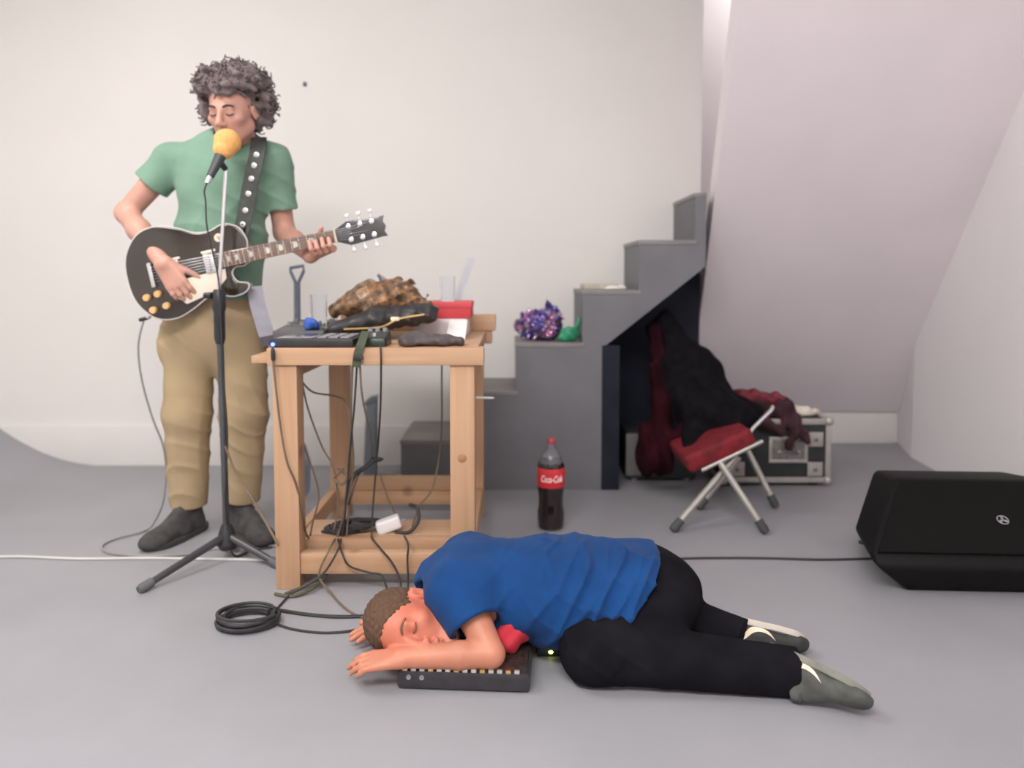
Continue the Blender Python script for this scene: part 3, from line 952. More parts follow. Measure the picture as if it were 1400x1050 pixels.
lp = Vector((0, 0, CAM_H)) + r * t + nn * 0.001
ex = (rot.to_3x3() @ Vector((1, 0, 0))).normalized()
ey = nn.cross(ex)
fm = frame(lp, ex, ey, nn)
ring = gtube([Vector((0.017 * math.cos(a), 0.017 * math.sin(a), 0)) for a in [2 * math.pi * i / 32 for i in range(33)]], 0.0014, 6)
spk = [ring]
for k in range(3):
    a = math.pi / 2 + k * 2 * math.pi / 3
    d = Vector((math.cos(a), math.sin(a), 0))
    s_ = Vector((-d.y, d.x, 0))
    spk.append(gtube([Vector((0, 0, 0)), d * 0.006], 0.0011, 6))
    for o_ in (-1, 0, 1):
        spk.append(gtube([d * 0.006 + s_ * 0.003 * o_, d * 0.0145 + s_ * 0.003 * o_], 0.0009, 6))
    spk.append(gtube([d * 0.006 - s_ * 0.003, d * 0.006 + s_ * 0.003], 0.0009, 6))
obj('emblem', xf(join(*spk), fm), mat('silver_emblem', (0.5, 0.5, 0.52), 0.35, metal=0.5), sk, label='round silver emblem of three crossed tuning forks')
for x in (1.24, 2 * cx - 1.24):
    for y in (2.50, 2.86):
        obj('rubber_foot', glathe([(0.015, -0.002), (0.015, 0.006), (0.0, 0.006)], 12, rot @ Vector((x, y, 0.002))), M_black, sk)

# ================================================================== flight case under the slope
fc = thing('flight_case', (1.25, 3.8, 0), 'black flight case with aluminium edges and corner plates under the sloping wall', 'case')
FX0, FX1, FY0, FY1, FZ = 0.995, 1.515, 3.60, 3.93, 0.325
M_ply = mat('black_laminate', (0.03, 0.034, 0.034), 0.5, var=0.15, scale=20)
M_edge = mat('case_edging', (0.46, 0.415, 0.40), 0.45, metal=0.35, var=0.08, scale=20)
obj('box', gspan((FX0 + 0.004, FY0 + 0.006, 0.024), (FX1 - 0.004, FY1, FZ - 0.004), 0.002), M_ply, fc)
e = 0.026
for z in (0.02, FZ - e):
    obj('edge_rail', gspan((FX0, FY0, z), (FX1, FY0 + e, z + e), 0.003), M_edge, fc)
    obj('edge_rail', gspan((FX0, FY1 - e, z), (FX1, FY1 + 0.004, z + e), 0.003), M_edge, fc)
    for x in (FX0, FX1 - e):
        obj('edge_rail', gspan((x, FY0 + e, z), (x + e, FY1 - e, z + e), 0.003), M_edge, fc)
for x in (FX0, FX1 - e):
    for y in (FY0, FY1 - e + 0.004):
        obj('edge_rail', gspan((x, y, 0.02 + e), (x + e, y + e, FZ - e), 0.003), M_edge, fc)
for x in (FX0 + 0.012, FX1 - 0.012):
    for z in (0.03, FZ - 0.01):
        obj('ball_corner', glathe([(0.0, -0.022), (0.014, -0.018), (0.021, -0.008), (0.022, 0.004), (0.015, 0.016), (0.0, 0.021)], 16, (x, FY0 + 0.006, z)), M_edge, fc)
for x, z in ((FX1 - 0.075, 0.085), (FX1 - 0.075, 0.228), (FX0 + 0.075, 0.085), (FX0 + 0.075, 0.228)):
    bk = obj('bracket', gspan((x - 0.036, FY0 - 0.001, z - 0.034), (x + 0.036, FY0 + 0.007, z + 0.034), 0.003), M_edge, fc)
    obj('rivet', mv(glathe([(0.011, 0), (0.011, 0.004), (0.006, 0.007), (0, 0.007)], 12), (x, FY0 - 0.001, z), (math.pi / 2, 0, 0)), mat('rivet_grey', (0.22, 0.21, 0.21), 0.4, metal=0.5), bk)
lx, lz = at(1078, 615, FY0).x, at(1078, 615, FY0).z
la = obj('latch_plate', join(gspan((lx - 0.092, FY0 - 0.003, lz - 0.062), (lx + 0.092, FY0 + 0.007, lz - 0.048), 0.003), gspan((lx - 0.092, FY0 - 0.003, lz + 0.048), (lx + 0.092, FY0 + 0.007, lz + 0.062), 0.003), gspan((lx - 0.092, FY0 - 0.003, lz - 0.048), (lx - 0.078, FY0 + 0.007, lz + 0.048), 0.003), gspan((lx + 0.078, FY0 - 0.003, lz - 0.048), (lx + 0.092, FY0 + 0.007, lz + 0.048), 0.003)), M_alu, fc)
obj('latch_dish', gspan((lx - 0.078, FY0 + 0.003, lz - 0.048), (lx + 0.078, FY0 + 0.0065, lz + 0.048), 0.001), mat('dish_metal', (0.34, 0.32, 0.30), 0.3, metal=0.7, var=0.25, scale=40), la)
obj('latch_handle', gtube(catmull([(lx - 0.05, FY0, lz - 0.03), (lx - 0.045, FY0 - 0.012, lz - 0.005), (lx + 0.045, FY0 - 0.012, lz - 0.005), (lx + 0.05, FY0, lz - 0.03)], 5), 0.005, 8), M_chrome, la)
for x in (FX0 + 0.06, FX1 - 0.06):
    for y in (FY0 + 0.06, FY1 - 0.06):
        obj('rubber_foot', glathe([(0.022, 0.0), (0.022, 0.022), (0, 0.022)], 12, (x, y, 0.0)), M_black, fc)
# white cloth on the case
wc = thing('white_cloth', (1.42, 3.72, FZ), 'crumpled cream cloth on top of the flight case', 'cloth')
f = Field((1.28, 3.58, 0.30), (1.54, 3.92, 0.42), 0.004)
for a, b, r_ in (((1.35, 3.70, 0.345), (1.43, 3.68, 0.345), 0.024), ((1.43, 3.68, 0.343), (1.49, 3.72, 0.338), 0.018), ((1.38, 3.76, 0.345), (1.46, 3.78, 0.34), 0.02)):
    f.cone(a, b, r_, r_ * 0.8, 0.015)
f.ripple(0.004, [(70, 90, 90, 0, 1), (-120, 60, 80, 2, 0.6)])
f.plane((0, 0, FZ + 0.0005), (0, 0, -1))
obj('fabric', f.mesh(), mat('cream_fabric', (0.72, 0.66, 0.58), 0.85, var=0.05), wc, sharp=0)

# silver edged box in the cupboard under the stairs
sb = thing('silver_box', (0.72, 3.82, 0), 'dark box with a silver side standing under the stairs', 'box')
obj('body', gspan((0.56, 3.70, 0.015), (0.90, 3.94, 0.24), 0.004), M_ply, sb)
obj('silver_panel', gspan((0.555, 3.693, 0.03), (0.63, 3.702, 0.235), 0.003), mat('silver_panel', (0.19, 0.18, 0.175), 0.4, metal=0.3), sb)
for x in (0.60, 0.86):
    for y in (3.73, 3.91):
        obj('caster', glathe([(0.016, 0), (0.018, 0.008), (0.016, 0.016), (0, 0.016)], 12, (x, y, 0)), M_grey, sb)

# ================================================================== folding stool with clothes
M_stool = mat('stool_tube', (0.42, 0.40, 0.37), 0.35, metal=0.55, var=0.08)
M_redpad = mat('red_pad_fabric', (0.15, 0.006, 0.012), 0.75, var=0.35, scale=35, bump=0.2, bscale=90)
st = thing('folding_stool', (0.9, 3.2, 0), 'folding stool with a red padded seat and crossed aluminium legs', 'stool')
for a, b in ((at(1006, 624, 3.08), fl(920, 724, 0.012)), (at(984, 632, 3.03), fl(1047, 727, 0.012)), (at(1018, 608, 3.34), fl(1061, 692, 0.012)), (at(1010, 626, 3.34), fl(955, 694, 0.012))):
    lg = obj('leg', gtube([a, b], 0.0135, 12), M_stool, st)
    d = (b - a).normalized()
    obj('rubber_foot', gtube([b - d * 0.05, b - d * 0.01, b + d * 0.004], [0.017, 0.018, 0.014], 12), mat('dark_rubber', (0.06, 0.065, 0.065), 0.7), lg)
s0, s1 = at(938, 640, 3.06), at(1030, 600, 3.06)
ax = (s1 - s0).normalized()
mid = (s0 + s1) / 2 + Vector((0, 0.15, 0.012))
up = Vector((0, 1, 0)).cross(ax) * -1
if up.z < 0:
    up = -up
obj('seat', xf(gbox((s1 - s0).length, 0.34, 0.075, 0.02, seg=3), frame(mid, ax, Vector((0, 1, 0)), up)), M_redpad, st)
obj('rail', gtube([mid + Vector((0, -0.165, 0)) - ax * 0.1 - up * 0.04, mid + Vector((0, -0.165, 0)) + ax * 0.17 - up * 0.03], 0.009, 10), M_stool, st)
obj('back_tube', gtube(catmull([s1 + Vector((-0.02, 0.02, 0.0)), at(1030, 585, 3.1), at(1052, 563, 3.12), at(1056, 556, 3.14)], 5), 0.009, 10), M_chrome, st)
obj('pivot', gtube([at(992, 640, 3.02), at(1000, 636, 3.36)], 0.006, 8), M_chrome, st)

M_coat = mat('black_coat_cloth', (0.007, 0.006, 0.008), 0.9, var=0.3, scale=30, spec=0.08)
M_maroon = mat('dark_maroon_cloth', (0.020, 0.003, 0.006), 0.9, var=0.5, scale=9, spec=0.1)
M_maroon2 = mat('plum_brown_cloth', (0.055, 0.027, 0.033), 0.9, var=0.35, scale=14, spec=0.15)
co = thing('black_coat', (0.88, 3.35, 0.3), 'big black coat slumped over the red seat of the stool', 'coat')
f = Field((0.55, 3.0, 0.20), (1.25, 3.90, 0.98), 0.006)
f.cone(at(908, 448, 3.72), at(940, 518, 3.56), 0.08, 0.15, 0.05)
f.cone(at(940, 518, 3.56), at(968, 562, 3.40), 0.15, 0.14, 0.05)
f.cone(at(978, 562, 3.38), at(1012, 574, 3.24), 0.10, 0.065, 0.05)
f.cone(at(960, 590, 3.35), at(950, 618, 3.20), 0.09, 0.05, 0.05)
f.cone(at(925, 560, 3.52), at(915, 640, 3.45), 0.10, 0.06, 0.05)
f.cone(at(990, 548, 3.42), at(1030, 560, 3.36), 0.07, 0.04, 0.04)
f.ripple(0.008, [(26, 10, 34, 0, 1), (40, -18, 20, 1, 0.7), (-60, 30, 30, 2, 0.35)])
obj('cloth', f.mesh(), M_coat, co, sharp=0)
cl = thing('maroon_garment', (0.65, 3.55, 0.1), 'dark maroon garment hanging beside the black coat under the stairs', 'garment')
f = Field((0.50, 3.25, 0.03), (0.95, 3.75, 0.92), 0.006)
f.cone(at(899, 452, 3.62), at(906, 550, 3.47), 0.03, 0.05, 0.03)
f.cone(at(906, 550, 3.47), at(900, 625, 3.42), 0.05, 0.078, 0.04)
f.cone(at(915, 600, 3.40), at(936, 590, 3.36), 0.05, 0.036, 0.03)
f.cone(at(890, 590, 3.46), at(888, 632, 3.44), 0.055, 0.06, 0.03)
f.ripple(0.008, [(70, 20, 6, 0, 1), (110, -30, 12, 1, 0.6), (40, 30, 40, 2, 0.4)])
obj('cloth', f.mesh(), M_maroon, cl, sharp=0)
jc = thing('plum_jacket', (1.2, 3.55, 0.3), 'plum brown jacket draped over the flight case', 'jacket')
f = Field((0.95, 3.38, 0.14), (1.42, 3.86, 0.56), 0.005)
f.cone(at(1018, 552, 3.66), at(1068, 556, 3.64), 0.06, 0.05, 0.03)
f.cone(at(1068, 556, 3.64), at(1090, 585, 3.60), 0.05, 0.034, 0.03)
f.cone(at(1090, 585, 3.585), at(1078, 612, 3.57), 0.032, 0.014, 0.02)
f.cone(at(1098, 592, 3.58), at(1104, 604, 3.57), 0.026, 0.012, 0.02)
f.cone(at(1030, 572, 3.58), at(1070, 590, 3.575), 0.05, 0.022, 0.03)
f.ripple(0.006, [(50, 20, 60, 0, 1), (90, -30, -30, 1, 0.6), (-40, 60, 70, 2, 0.5)])
obj('cloth', f.mesh(), M_maroon2, jc, sharp=0)
f = Field((0.98, 3.45, 0.30), (1.35, 3.85, 0.58), 0.005)
f.cone(at(1012, 540, 3.64), at(1062, 546, 3.62), 0.034, 0.03, 0.03)
f.ripple(0.006, [(60, 30, 60, 0, 1), (110, -30, -30, 1, 0.6)])
obj('lining', f.mesh(), mat('dull_red_lining', (0.16, 0.015, 0.028), 0.6, var=0.3, scale=25), jc, sharp=0, label='dull red lining showing at the top')

# ================================================================== cables
M_cab = mat('black_cable', (0.035, 0.033, 0.035), 0.5, var=0.15)
M_cabbr = mat('brown_grey_cable', (0.16, 0.115, 0.08), 0.5, var=0.15)
M_cabgr = mat('grey_cable', (0.30, 0.29, 0.29), 0.5, var=0.08)
M_cabwh = mat('white_cable', (0.60, 0.58, 0.56), 0.45, var=0.04)
def cable(label, pts, r=0.0035, m=None, group=None, name='cable', plug=None):
    P = catmull(pts, 8)
    if not plug:
        return tag(obj(name, gtube(P, r, 8), m or M_cab), label, 'cable', group)
    root = thing(name, P[0], label, 'cable', group)
    obj('cord', gtube(P, r, 8), m or M_cab, root)
    for e in (plug or []):
        p = P[0] if e == 0 else P[-1]
        q = P[2] if e == 0 else P[-3]
        d = (p - q).normalized()
        obj('plug', gtube([p - d * 0.03, p - d * 0.025, p, p + d * 0.012], [r * 1.4, 0.007, 0.007, 0.003], 10), M_black, root)
    return root

YF = 2.375
HG = 'cables hanging from the pine table'
HL = 'thin cable hanging down from the pine table'
cable('thin dark cable hanging down in front of the pine table leg beside the guitarist', [at(373, 480, YF), at(375, 510, YF), at(383, 580, YF), at(392, 630, YF), at(404, 660, YF + 0.02), at(414, 700, 2.42), at(418, 728, 2.47), at(424, 738, 2.56)], 0.0035, M_cabbr, plug=[0])
HLAB = ['cable swung sideways along the table side before dropping into the bundle', 'cable slanting from the table corner to the bundle of cables', 'cable hanging loosely next to the front leg above the black tangle', 'cable hanging straight from the green strap at the table edge', 'cable beside the straight one below the green strap', 'cable bowing out from the green strap past the grey post', 'cable dropping over the front edge in front of the grey post', 'short cable rising from the low shelf to the far low rail', 'long cable sagging inside the table leg nearest the stairs']
for HL, pts in zip(HLAB, (
    [at(404, 500, 2.52), at(412, 520, 2.53), at(428, 536, 2.55), at(455, 541, 2.57), at(472, 549, 2.58), at(478, 575, 2.57), at(476, 640, 2.56), at(470, 700, 2.55), at(462, 733, 2.54)],
    [at(410, 505, 2.56), at(420, 555, 2.58), at(440, 610, 2.60), at(456, 640, 2.60), at(462, 690, 2.58), at(455, 733, 2.56)],
    [at(402, 480, 2.52), at(406, 560, 2.54), at(416, 610, 2.55), at(430, 650, 2.56), at(436, 680, 2.56), at(428, 712, 2.55), at(424, 733, 2.55)],
    [at(488, 500, 2.40), at(484, 560, 2.44), at(478, 620, 2.48), at(474, 680, 2.52), at(468, 733, 2.54)],
    [at(482, 500, 2.40), at(480, 570, 2.45), at(483, 640, 2.5), at(472, 700, 2.53), at(460, 735, 2.55)],
    [at(492, 495, 2.40), at(495, 540, 2.42), at(505, 590, 2.5), at(508, 622, 2.6), at(490, 650, 2.6), at(478, 690, 2.56), at(474, 733, 2.54)],
    [at(520, 470, 2.39), at(521, 500, 2.385), at(520, 560, 2.5), at(516, 620, 2.75), at(510, 690, 2.62), at(508, 735, 2.52)],
    [at(520, 650, 3.12), at(530, 680, 2.95), at(541, 705, 2.68), at(545, 722, 2.60)],
    [at(604, 474, 2.80), at(604, 510, 2.82), at(603, 600, 2.90), at(592, 665, 2.88), at(575, 690, 2.80), at(566, 712, 2.68), at(562, 732, 2.60)],
)):
    cable(HL, pts, 0.0032, random.choice([M_cabbr, M_cabbr, M_cab]), HG)
cable('thick black plug lead draped over the cable bundle under the table', [at(520, 628, 2.62), at(510, 630, 2.60), at(498, 640, 2.58), at(486, 648, 2.58), at(478, 664, 2.56), at(474, 690, 2.55)], 0.0085, M_cab, plug=[0])
cable('knotted cable loop on the cable bundle under the table', [at(470, 640, 2.57), at(462, 648, 2.55), at(457, 655, 2.55), at(468, 662, 2.54), at(474, 650, 2.55), at(462, 640, 2.57)], 0.005, M_cabbr)
# black tangle on the low shelf
tz = 0.122
tang = []
for k in range(7):
    a0 = random.uniform(0, 6.28)
    for i in range(26):
        a = a0 + i * 0.45
        tang.append(Vector((-0.585 + 0.075 * math.cos(a) * random.uniform(0.7, 1.05) + 0.01 * k, 2.60 + 0.05 * math.sin(a) * random.uniform(0.7, 1.05), tz + 0.006 + 0.004 * k + random.uniform(0, 0.003))))
ct_ = thing('cable_tangle', (-0.58, 2.60, tz), 'tangled heap of black cable on the low shelf of the table', 'cable')
obj('cord', gtube(catmull(tang, 2), 0.0045, 6), M_cab, ct_)
for zz, yy in ((0, 0), (1, 0.02)):
    obj('plug', gtube([Vector((-0.55, 2.58 + yy, tz + 0.03)), Vector((-0.50, 2.575 + yy, tz + 0.022)), Vector((-0.49, 2.575 + yy, tz + 0.02))], [0.008, 0.009, 0.004], 10), M_black, ct_)
ad = thing('power_adapter', at(531, 722, 2.60), 'white power adapter with a short lead on the low shelf', 'adapter')
ac = Vector((at(531, 718, 2.60).x, 2.60, tz + 0.024))
obj('housing', xf(gbox(0.085, 0.05, 0.045, 0.010, seg=3), Matrix.Translation(ac) @ Matrix.Rotation(-0.3, 4, 'Y') @ Matrix.Rotation(0.2, 4, 'Z')), M_white, ad)
obj('lead', gtube(catmull([ac + Vector((-0.04, 0, -0.006)), ac + Vector((-0.09, -0.01, -0.018)), ac + Vector((-0.13, -0.02, -0.02))], 6), 0.004, 8), M_cabwh, ad)
obj('prong', gtube([ac + Vector((0.035, 0, 0.01)), ac + Vector((0.06, 0.0, 0.018))], 0.004, 8), M_grey, ad)
cable('black cable looped beside the white power adapter', [at(540, 728, 2.58), at(560, 727, 2.57), at(572, 712, 2.58), at(570, 694, 2.60), at(560, 690, 2.62)], 0.006, M_cab)

FG = 'cables running over the low front rail to the floor'
FLB = 'thin cable running over the low front rail of the table to the floor'
FLAB = ['cable running over the low front rail to the cable coil', 'cable crossing the low front rail towards the lying head in a loop', 'cable dipping along the low front rail below the power adapter', 'cable hanging from beside the power adapter over the front rail', 'cable hanging over the front rail nearest the blue shirt']
for FLB, pts in zip(FLAB, (
    [at(466, 737, 2.52), at(462, 752, 2.39), at(444, 782, 2.375), at(420, 800, 2.36), fl(398, 812, 0.01), fl(384, 826, 0.004), fl(372, 840, 0.006), fl(360, 850, 0.01)],
    [at(458, 737, 2.52), at(450, 752, 2.39), at(436, 786, 2.375), fl(452, 810, 0.012), fl(470, 830, 0.004), fl(490, 842, 0.004), fl(515, 848, 0.004)],
    [at(462, 737, 2.52), at(468, 757, 2.385), at(478, 774, 2.38), at(505, 783, 2.38), at(522, 787, 2.375), fl(532, 812, 0.004), fl(545, 820, 0.004)],
    [at(508, 735, 2.52), at(520, 750, 2.39), at(535, 768, 2.375), at(546, 790, 2.37), fl(549, 815, 0.004), fl(548, 822, 0.004)],
    [at(553, 733, 2.52), at(558, 745, 2.39), at(557, 765, 2.38), at(558, 795, 2.37), fl(556, 816, 0.004), fl(550, 824, 0.004)],
)):
    cable(FLB, pts, 0.0034, M_cabbr if pts is not None and random.random() < 0.6 else M_cab, FG)
# gathered lump of cable at the foot of the front leg
cable('bunched olive cable loop on the floor under the low front rail', [fl(376, 812, 0.006), fl(400, 815, 0.006), fl(425, 806, 0.012), fl(440, 794, 0.02), fl(446, 786, 0.04), fl(436, 790, 0.03), fl(415, 802, 0.012), fl(390, 812, 0.006)], 0.0055, mat('olive_cable', (0.10, 0.095, 0.055), 0.55))
# coil on the floor
cc = fl(339, 853)
coil = []
for i in range(9 * 22):
    a = i / 22.0 * 2 * math.pi
    k = i / 22.0
    coil.append(Vector((cc.x + (0.078 + 0.010 * math.sin(k * 2.3)) * math.cos(a), cc.y + (0.066 + 0.010 * math.cos(k * 1.7)) * math.sin(a), 0.005 + 0.0032 * k + 0.003 * math.sin(a * 0.5))))
kt = thing('cable_coil', (cc.x, cc.y, 0), 'coiled black cable lying on the grey floor', 'cable')
obj('cord', gtube(coil, 0.0052, 6), M_cab, kt)
tie = [Vector((cc.x + 0.066 + 0.018 * math.cos(t), cc.y + 0.03, 0.018 + 0.018 * math.sin(t))) for t in [i * math.pi / 6 for i in range(13)]]
obj('tie', gtube(tie, 0.003, 6), M_black, kt)
cable('black cable from the coil passing behind the sleeping head, straighter run', [fl(352, 834, 0.006), fl(372, 833, 0.006), fl(420, 840, 0.005), fl(460, 843, 0.005), fl(500, 842, 0.005), fl(530, 838, 0.005)], 0.0055, M_cab)
cable('thin black cable from the coil sagging towards the sleeping head', [fl(376, 852, 0.006), fl(400, 860, 0.004), fl(440, 865, 0.004), fl(475, 863, 0.004), fl(505, 857, 0.004)], 0.0035, M_cab)
cable('white cable running along the grey floor from the left corner', [fl(-40, 762, 0.005), fl(30, 761, 0.005), fl(110, 764, 0.005), fl(196, 763, 0.005), fl(260, 764, 0.005), fl(330, 765, 0.005), fl(382, 766, 0.005), fl(420, 764, 0.005)], 0.005, M_cabwh)
cable('black cable lying across the floor to the speaker', [fl(900, 765, 0.004), fl(960, 763, 0.004), fl(1040, 763, 0.004), fl(1120, 765, 0.004), fl(1180, 764, 0.004), fl(1215, 762, 0.01)], 0.0045, M_cab)
cable('dark cable slanting from the microphone stand to the table leg', [at(308, 610, 2.655), at(322, 645, 2.62), at(345, 682, 2.52), at(368, 722, 2.42), at(380, 745, 2.39)], 0.004, M_cabbr)

# ================================================================== microphone stand and microphone
MY = 2.67
mxp = at(306, 560, MY).x
ms = thing('microphone_stand', (mxp, MY, 0), 'black tripod microphone stand in front of the guitarist', 'stand')
hub = Vector((mxp, MY, 0.085))
feet = [fl(191, 806, 0.012), Vector((mxp + 0.22, MY - 0.10, 0.012)), Vector((mxp - 0.02, MY + 0.12, 0.012))]
for p in feet:
    d = (p - hub).normalized()
    lg = obj('leg', gtube([hub, p], [0.014, 0.011], 10), M_darkmetal, ms)
    obj('rubber_foot', gtube([p - d * 0.045, p - d * 0.006, p + d * 0.004], [0.015, 0.016, 0.012], 12), mat('grey_rubber', (0.12, 0.12, 0.13), 0.7), lg)
obj('hub', glathe([(0.0, 0.035), (0.024, 0.035), (0.036, 0.055), (0.030, 0.085), (0.022, 0.11), (0.016, 0.125), (0.0, 0.125)], 18, (mxp, MY, 0)), M_black, ms)
obj('lower_tube', gtube([(mxp, MY, 0.06), (mxp - 0.008, MY, 0.86)], 0.0115, 14), mat('grey_black_tube', (0.10, 0.105, 0.115), 0.35, metal=0.5), ms)
zc0, zc1 = at(300, 470, MY).z, at(300, 392, MY).z
obj('clutch', glathe([(0.0, 0.0), (0.014, 0), (0.019, 0.02), (0.019, 0.11), (0.023, 0.125), (0.023, 0.175), (0.016, 0.19), (0.0, 0.19)], 18, (mxp - 0.008, MY, zc0)), M_black, ms)
obj('clutch_knob', gtube([(mxp - 0.03, MY - 0.01, zc1 - 0.03), (mxp - 0.055, MY - 0.01, zc1 - 0.03)], [0.012, 0.010], 12), M_black, ms)
top = at(309, 232, MY)
obj('upper_tube', gtube([(mxp - 0.008, MY, zc1 - 0.02), top], 0.0065, 12), M_chrome, ms)
mic_c = at(310, 196, MY - 0.01)
tail = at(287, 242, MY - 0.06)
obj('clip', gtube([top, top + Vector((-0.012, -0.015, 0.02)), (mic_c + tail) / 2], [0.009, 0.012, 0.013], 10), M_black, ms)
mc = thing('microphone', mic_c, 'handheld microphone with an orange foam windscreen in front of the face', 'microphone')
dm = (tail - mic_c).normalized()
f = Field(mic_c - Vector((0.07, 0.07, 0.07)), mic_c + Vector((0.07, 0.07, 0.07)), 0.003)
f.cone(mic_c - dm * 0.004, mic_c + dm * 0.022, 0.046, 0.036, 0.01)
obj('foam_windscreen', f.mesh(), mat('orange_foam', (0.85, 0.44, 0.15), 0.9, var=0.12, scale=60, bump=0.3, bscale=200), mc, sharp=0, label='orange foam windscreen')
obj('handle', gtube([mic_c + dm * 0.04, mic_c + dm * 0.06, tail], [0.022, 0.018, 0.012], 14), mat('mic_body', (0.05, 0.055, 0.055), 0.4), mc)
obj('connector', gtube([tail, tail + dm * 0.025], [0.010, 0.009], 12), M_chrome, mc)
tl = tail + dm * 0.025
cable('black microphone cable hanging from the microphone to its stand', [tl, tl + dm * 0.02 + Vector((0, 0, -0.01)), at(281, 275, MY - 0.07), at(283, 310, MY - 0.065), at(292, 350, MY - 0.05), at(299, 385, MY - 0.03), at(302, 440, MY - 0.026), at(306, 520, MY - 0.02), at(311, 600, MY - 0.018), at(308, 690, MY - 0.02), fl(318, 757, 0.02), fl(345, 752, 0.006), fl(372, 748, 0.006)], 0.003, M_cab)

# ================================================================== electric guitar
ang = math.radians(12.0)
GY = 2.745
U = Vector((math.cos(ang), 0, math.sin(ang)))
Vv = Vector((-math.sin(ang), 0, math.cos(ang)))
Wd = Vector((0, -1, 0))
G0 = at(257, 366, GY)
GM = frame(G0, U, Vv, Wd)
GI = GM.inverted()
def gl(u, v, w_=0.0):
    return GM @ Vector((u, v, w_))
def gpx(px, py):
    p = GI @ at(px, py, GY)
    return p.x, p.y
gt = thing('electric_guitar', G0 - Vector((0, -0.02, 0.16)), 'dark glossy single cutaway electric guitar held by the standing man', 'guitar')
outl = [(-0.222, 0.0), (-0.208, 0.085), (-0.155, 0.15), (-0.085, 0.166), (-0.015, 0.147), (0.045, 0.117), (0.10, 0.110), (0.155, 0.124), (0.203, 0.104), (0.223, 0.062), (0.222, 0.03), (0.205, -0.028), (0.165, -0.032), (0.147, -0.052), (0.160, -0.085), (0.196, -0.099), (0.182, -0.124), (0.135, -0.132), (0.085, -0.116), (0.04, -0.118), (-0.02, -0.147), (-0.085, -0.166), (-0.155, -0.150), (-0.208, -0.085)]
ol = [(p.x, p.y) for p in catmull([Vector((a, b, 0)) for a, b in outl], 5, True)]
M_body = mat('dark_gloss_lacquer', (0.030, 0.020, 0.014), 0.15, var=0.4, scale=6, coat=1.0)
M_bind = mat('lavender_grey_binding', (0.62, 0.58, 0.56), 0.35)
M_cream = mat('cream_pickguard', (0.80, 0.70, 0.58), 0.35, var=0.03)
M_rose = mat('rosewood', (0.20, 0.11, 0.065), 0.4, var=0.25, scale=30)
M_mahog = mat('mahogany_neck', (0.26, 0.12, 0.06), 0.3, var=0.15, coat=0.5)
obj('body', xf(gprism(ol, -0.045, 0.0, 0.006, 3), GM), M_body, gt)
ring = [gl(a, b, -0.004) for a, b in ol]
ring.append(ring[0])
obj('binding', gtube([gl(a * 1.002, b * 1.002, -0.006) for a, b in ol + [ol[0]]], 0.0035, 6), M_bind, gt)
obj('neck', xf(ghull([(u, v * (0.028 if u < 0.3 else 0.0225), w_) for u in (0.16, 0.545) for v, w_ in ((-1, 0.006), (1, 0.006), (-0.85, -0.006), (0.85, -0.006), (-0.45, -0.014), (0.45, -0.014))], 0.002), GM), M_mahog, gt)
fbd = obj('fretboard', xf(ghull([(0.115, -0.028, 0.004), (0.115, 0.028, 0.004), (0.54, -0.0218, 0.004), (0.54, 0.0218, 0.004), (0.115, -0.028, 0.013), (0.115, 0.028, 0.013), (0.54, -0.0218, 0.013), (0.54, 0.0218, 0.013)]), GM), M_rose, gt, smooth=False)
nut_u, br_u = 0.54, -0.088
for n in range(1, 21):
    u = br_u + (nut_u - br_u) / (2 ** (n / 12.0))
    if u < 0.12:
        break
    hw = 0.0218 + (0.54 - u) / 0.425 * 0.006
    obj('fret', gtube([gl(u, -hw, 0.0135), gl(u, hw, 0.0135)], 0.0012, 6), M_chrome, fbd)
for n in (3, 5, 7, 9, 12, 15, 17):
    u = br_u + (nut_u - br_u) / (2 ** ((n - 0.5) / 12.0))
    hl = 0.010 * (1 - n / 30)
    obj('inlay', xf(ghull([(u - hl, -0.011, 0.0128), (u + hl, -0.008, 0.0128), (u - hl, 0.011, 0.0128), (u + hl, 0.008, 0.0128), (u - hl, -0.011, 0.0134), (u + hl, -0.008, 0.0134), (u - hl, 0.011, 0.0134), (u + hl, 0.008, 0.0134)]), GM), mat('pearl_inlay', (0.75, 0.72, 0.62), 0.25), fbd, smooth=False)
obj('nut', xf(gspan((0.538, -0.0225, 0.004), (0.544, 0.0225, 0.0165), 0.001), GM), mat('bone', (0.78, 0.7, 0.58), 0.5), gt)
hs = [(0.543, -0.0225), (0.560, -0.030), (0.588, -0.043), (0.640, -0.040), (0.700, -0.036), (0.722, -0.037), (0.714, -0.018), (0.722, 0.0), (0.714, 0.018), (0.722, 0.037), (0.700, 0.036), (0.640, 0.040), (0.588, 0.043), (0.560, 0.030), (0.543, 0.0225)]
obj('headstock', xf(gprism(hs, -0.012, 0.004, 0.0015), GM), mat('headstock_black', (0.05, 0.045, 0.05), 0.25, coat=0.6), gt)
for sgn in (-1, 1):
    for k in range(3):
        u = 0.592 + 0.042 * k
        v = sgn * 0.024
        tn = obj('tuner', xf(join(glathe([(0.009, 0.004), (0.009, 0.006), (0.0045, 0.007), (0.0045, 0.018), (0.0, 0.018)], 12, (u, v, 0)), gtube([(u, sgn * 0.03, -0.006), (u, sgn * 0.055, -0.006)], 0.0032, 8)), GM), M_chrome, gt)
        obj('button', xf(ghull([(u + a * 0.008, sgn * 0.053, -0.006 + b * 0.004) for a in (-0.5, 0.5) for b in (-1, 1)] + [(u + a * 0.010, sgn * 0.068, -0.006 + b * 0.004) for a in (-1, 1) for b in (-1, 1)], 0.002), GM), M_alu, tn)
pgd = [(0.132, -0.031), (-0.075, -0.040), (-0.088, -0.07), (-0.03, -0.126), (0.035, -0.112), (0.085, -0.10), (0.128, -0.066)]
obj('pickguard', xf(gprism(pgd, 0.003, 0.0065, 0.001), GM), M_cream, gt)
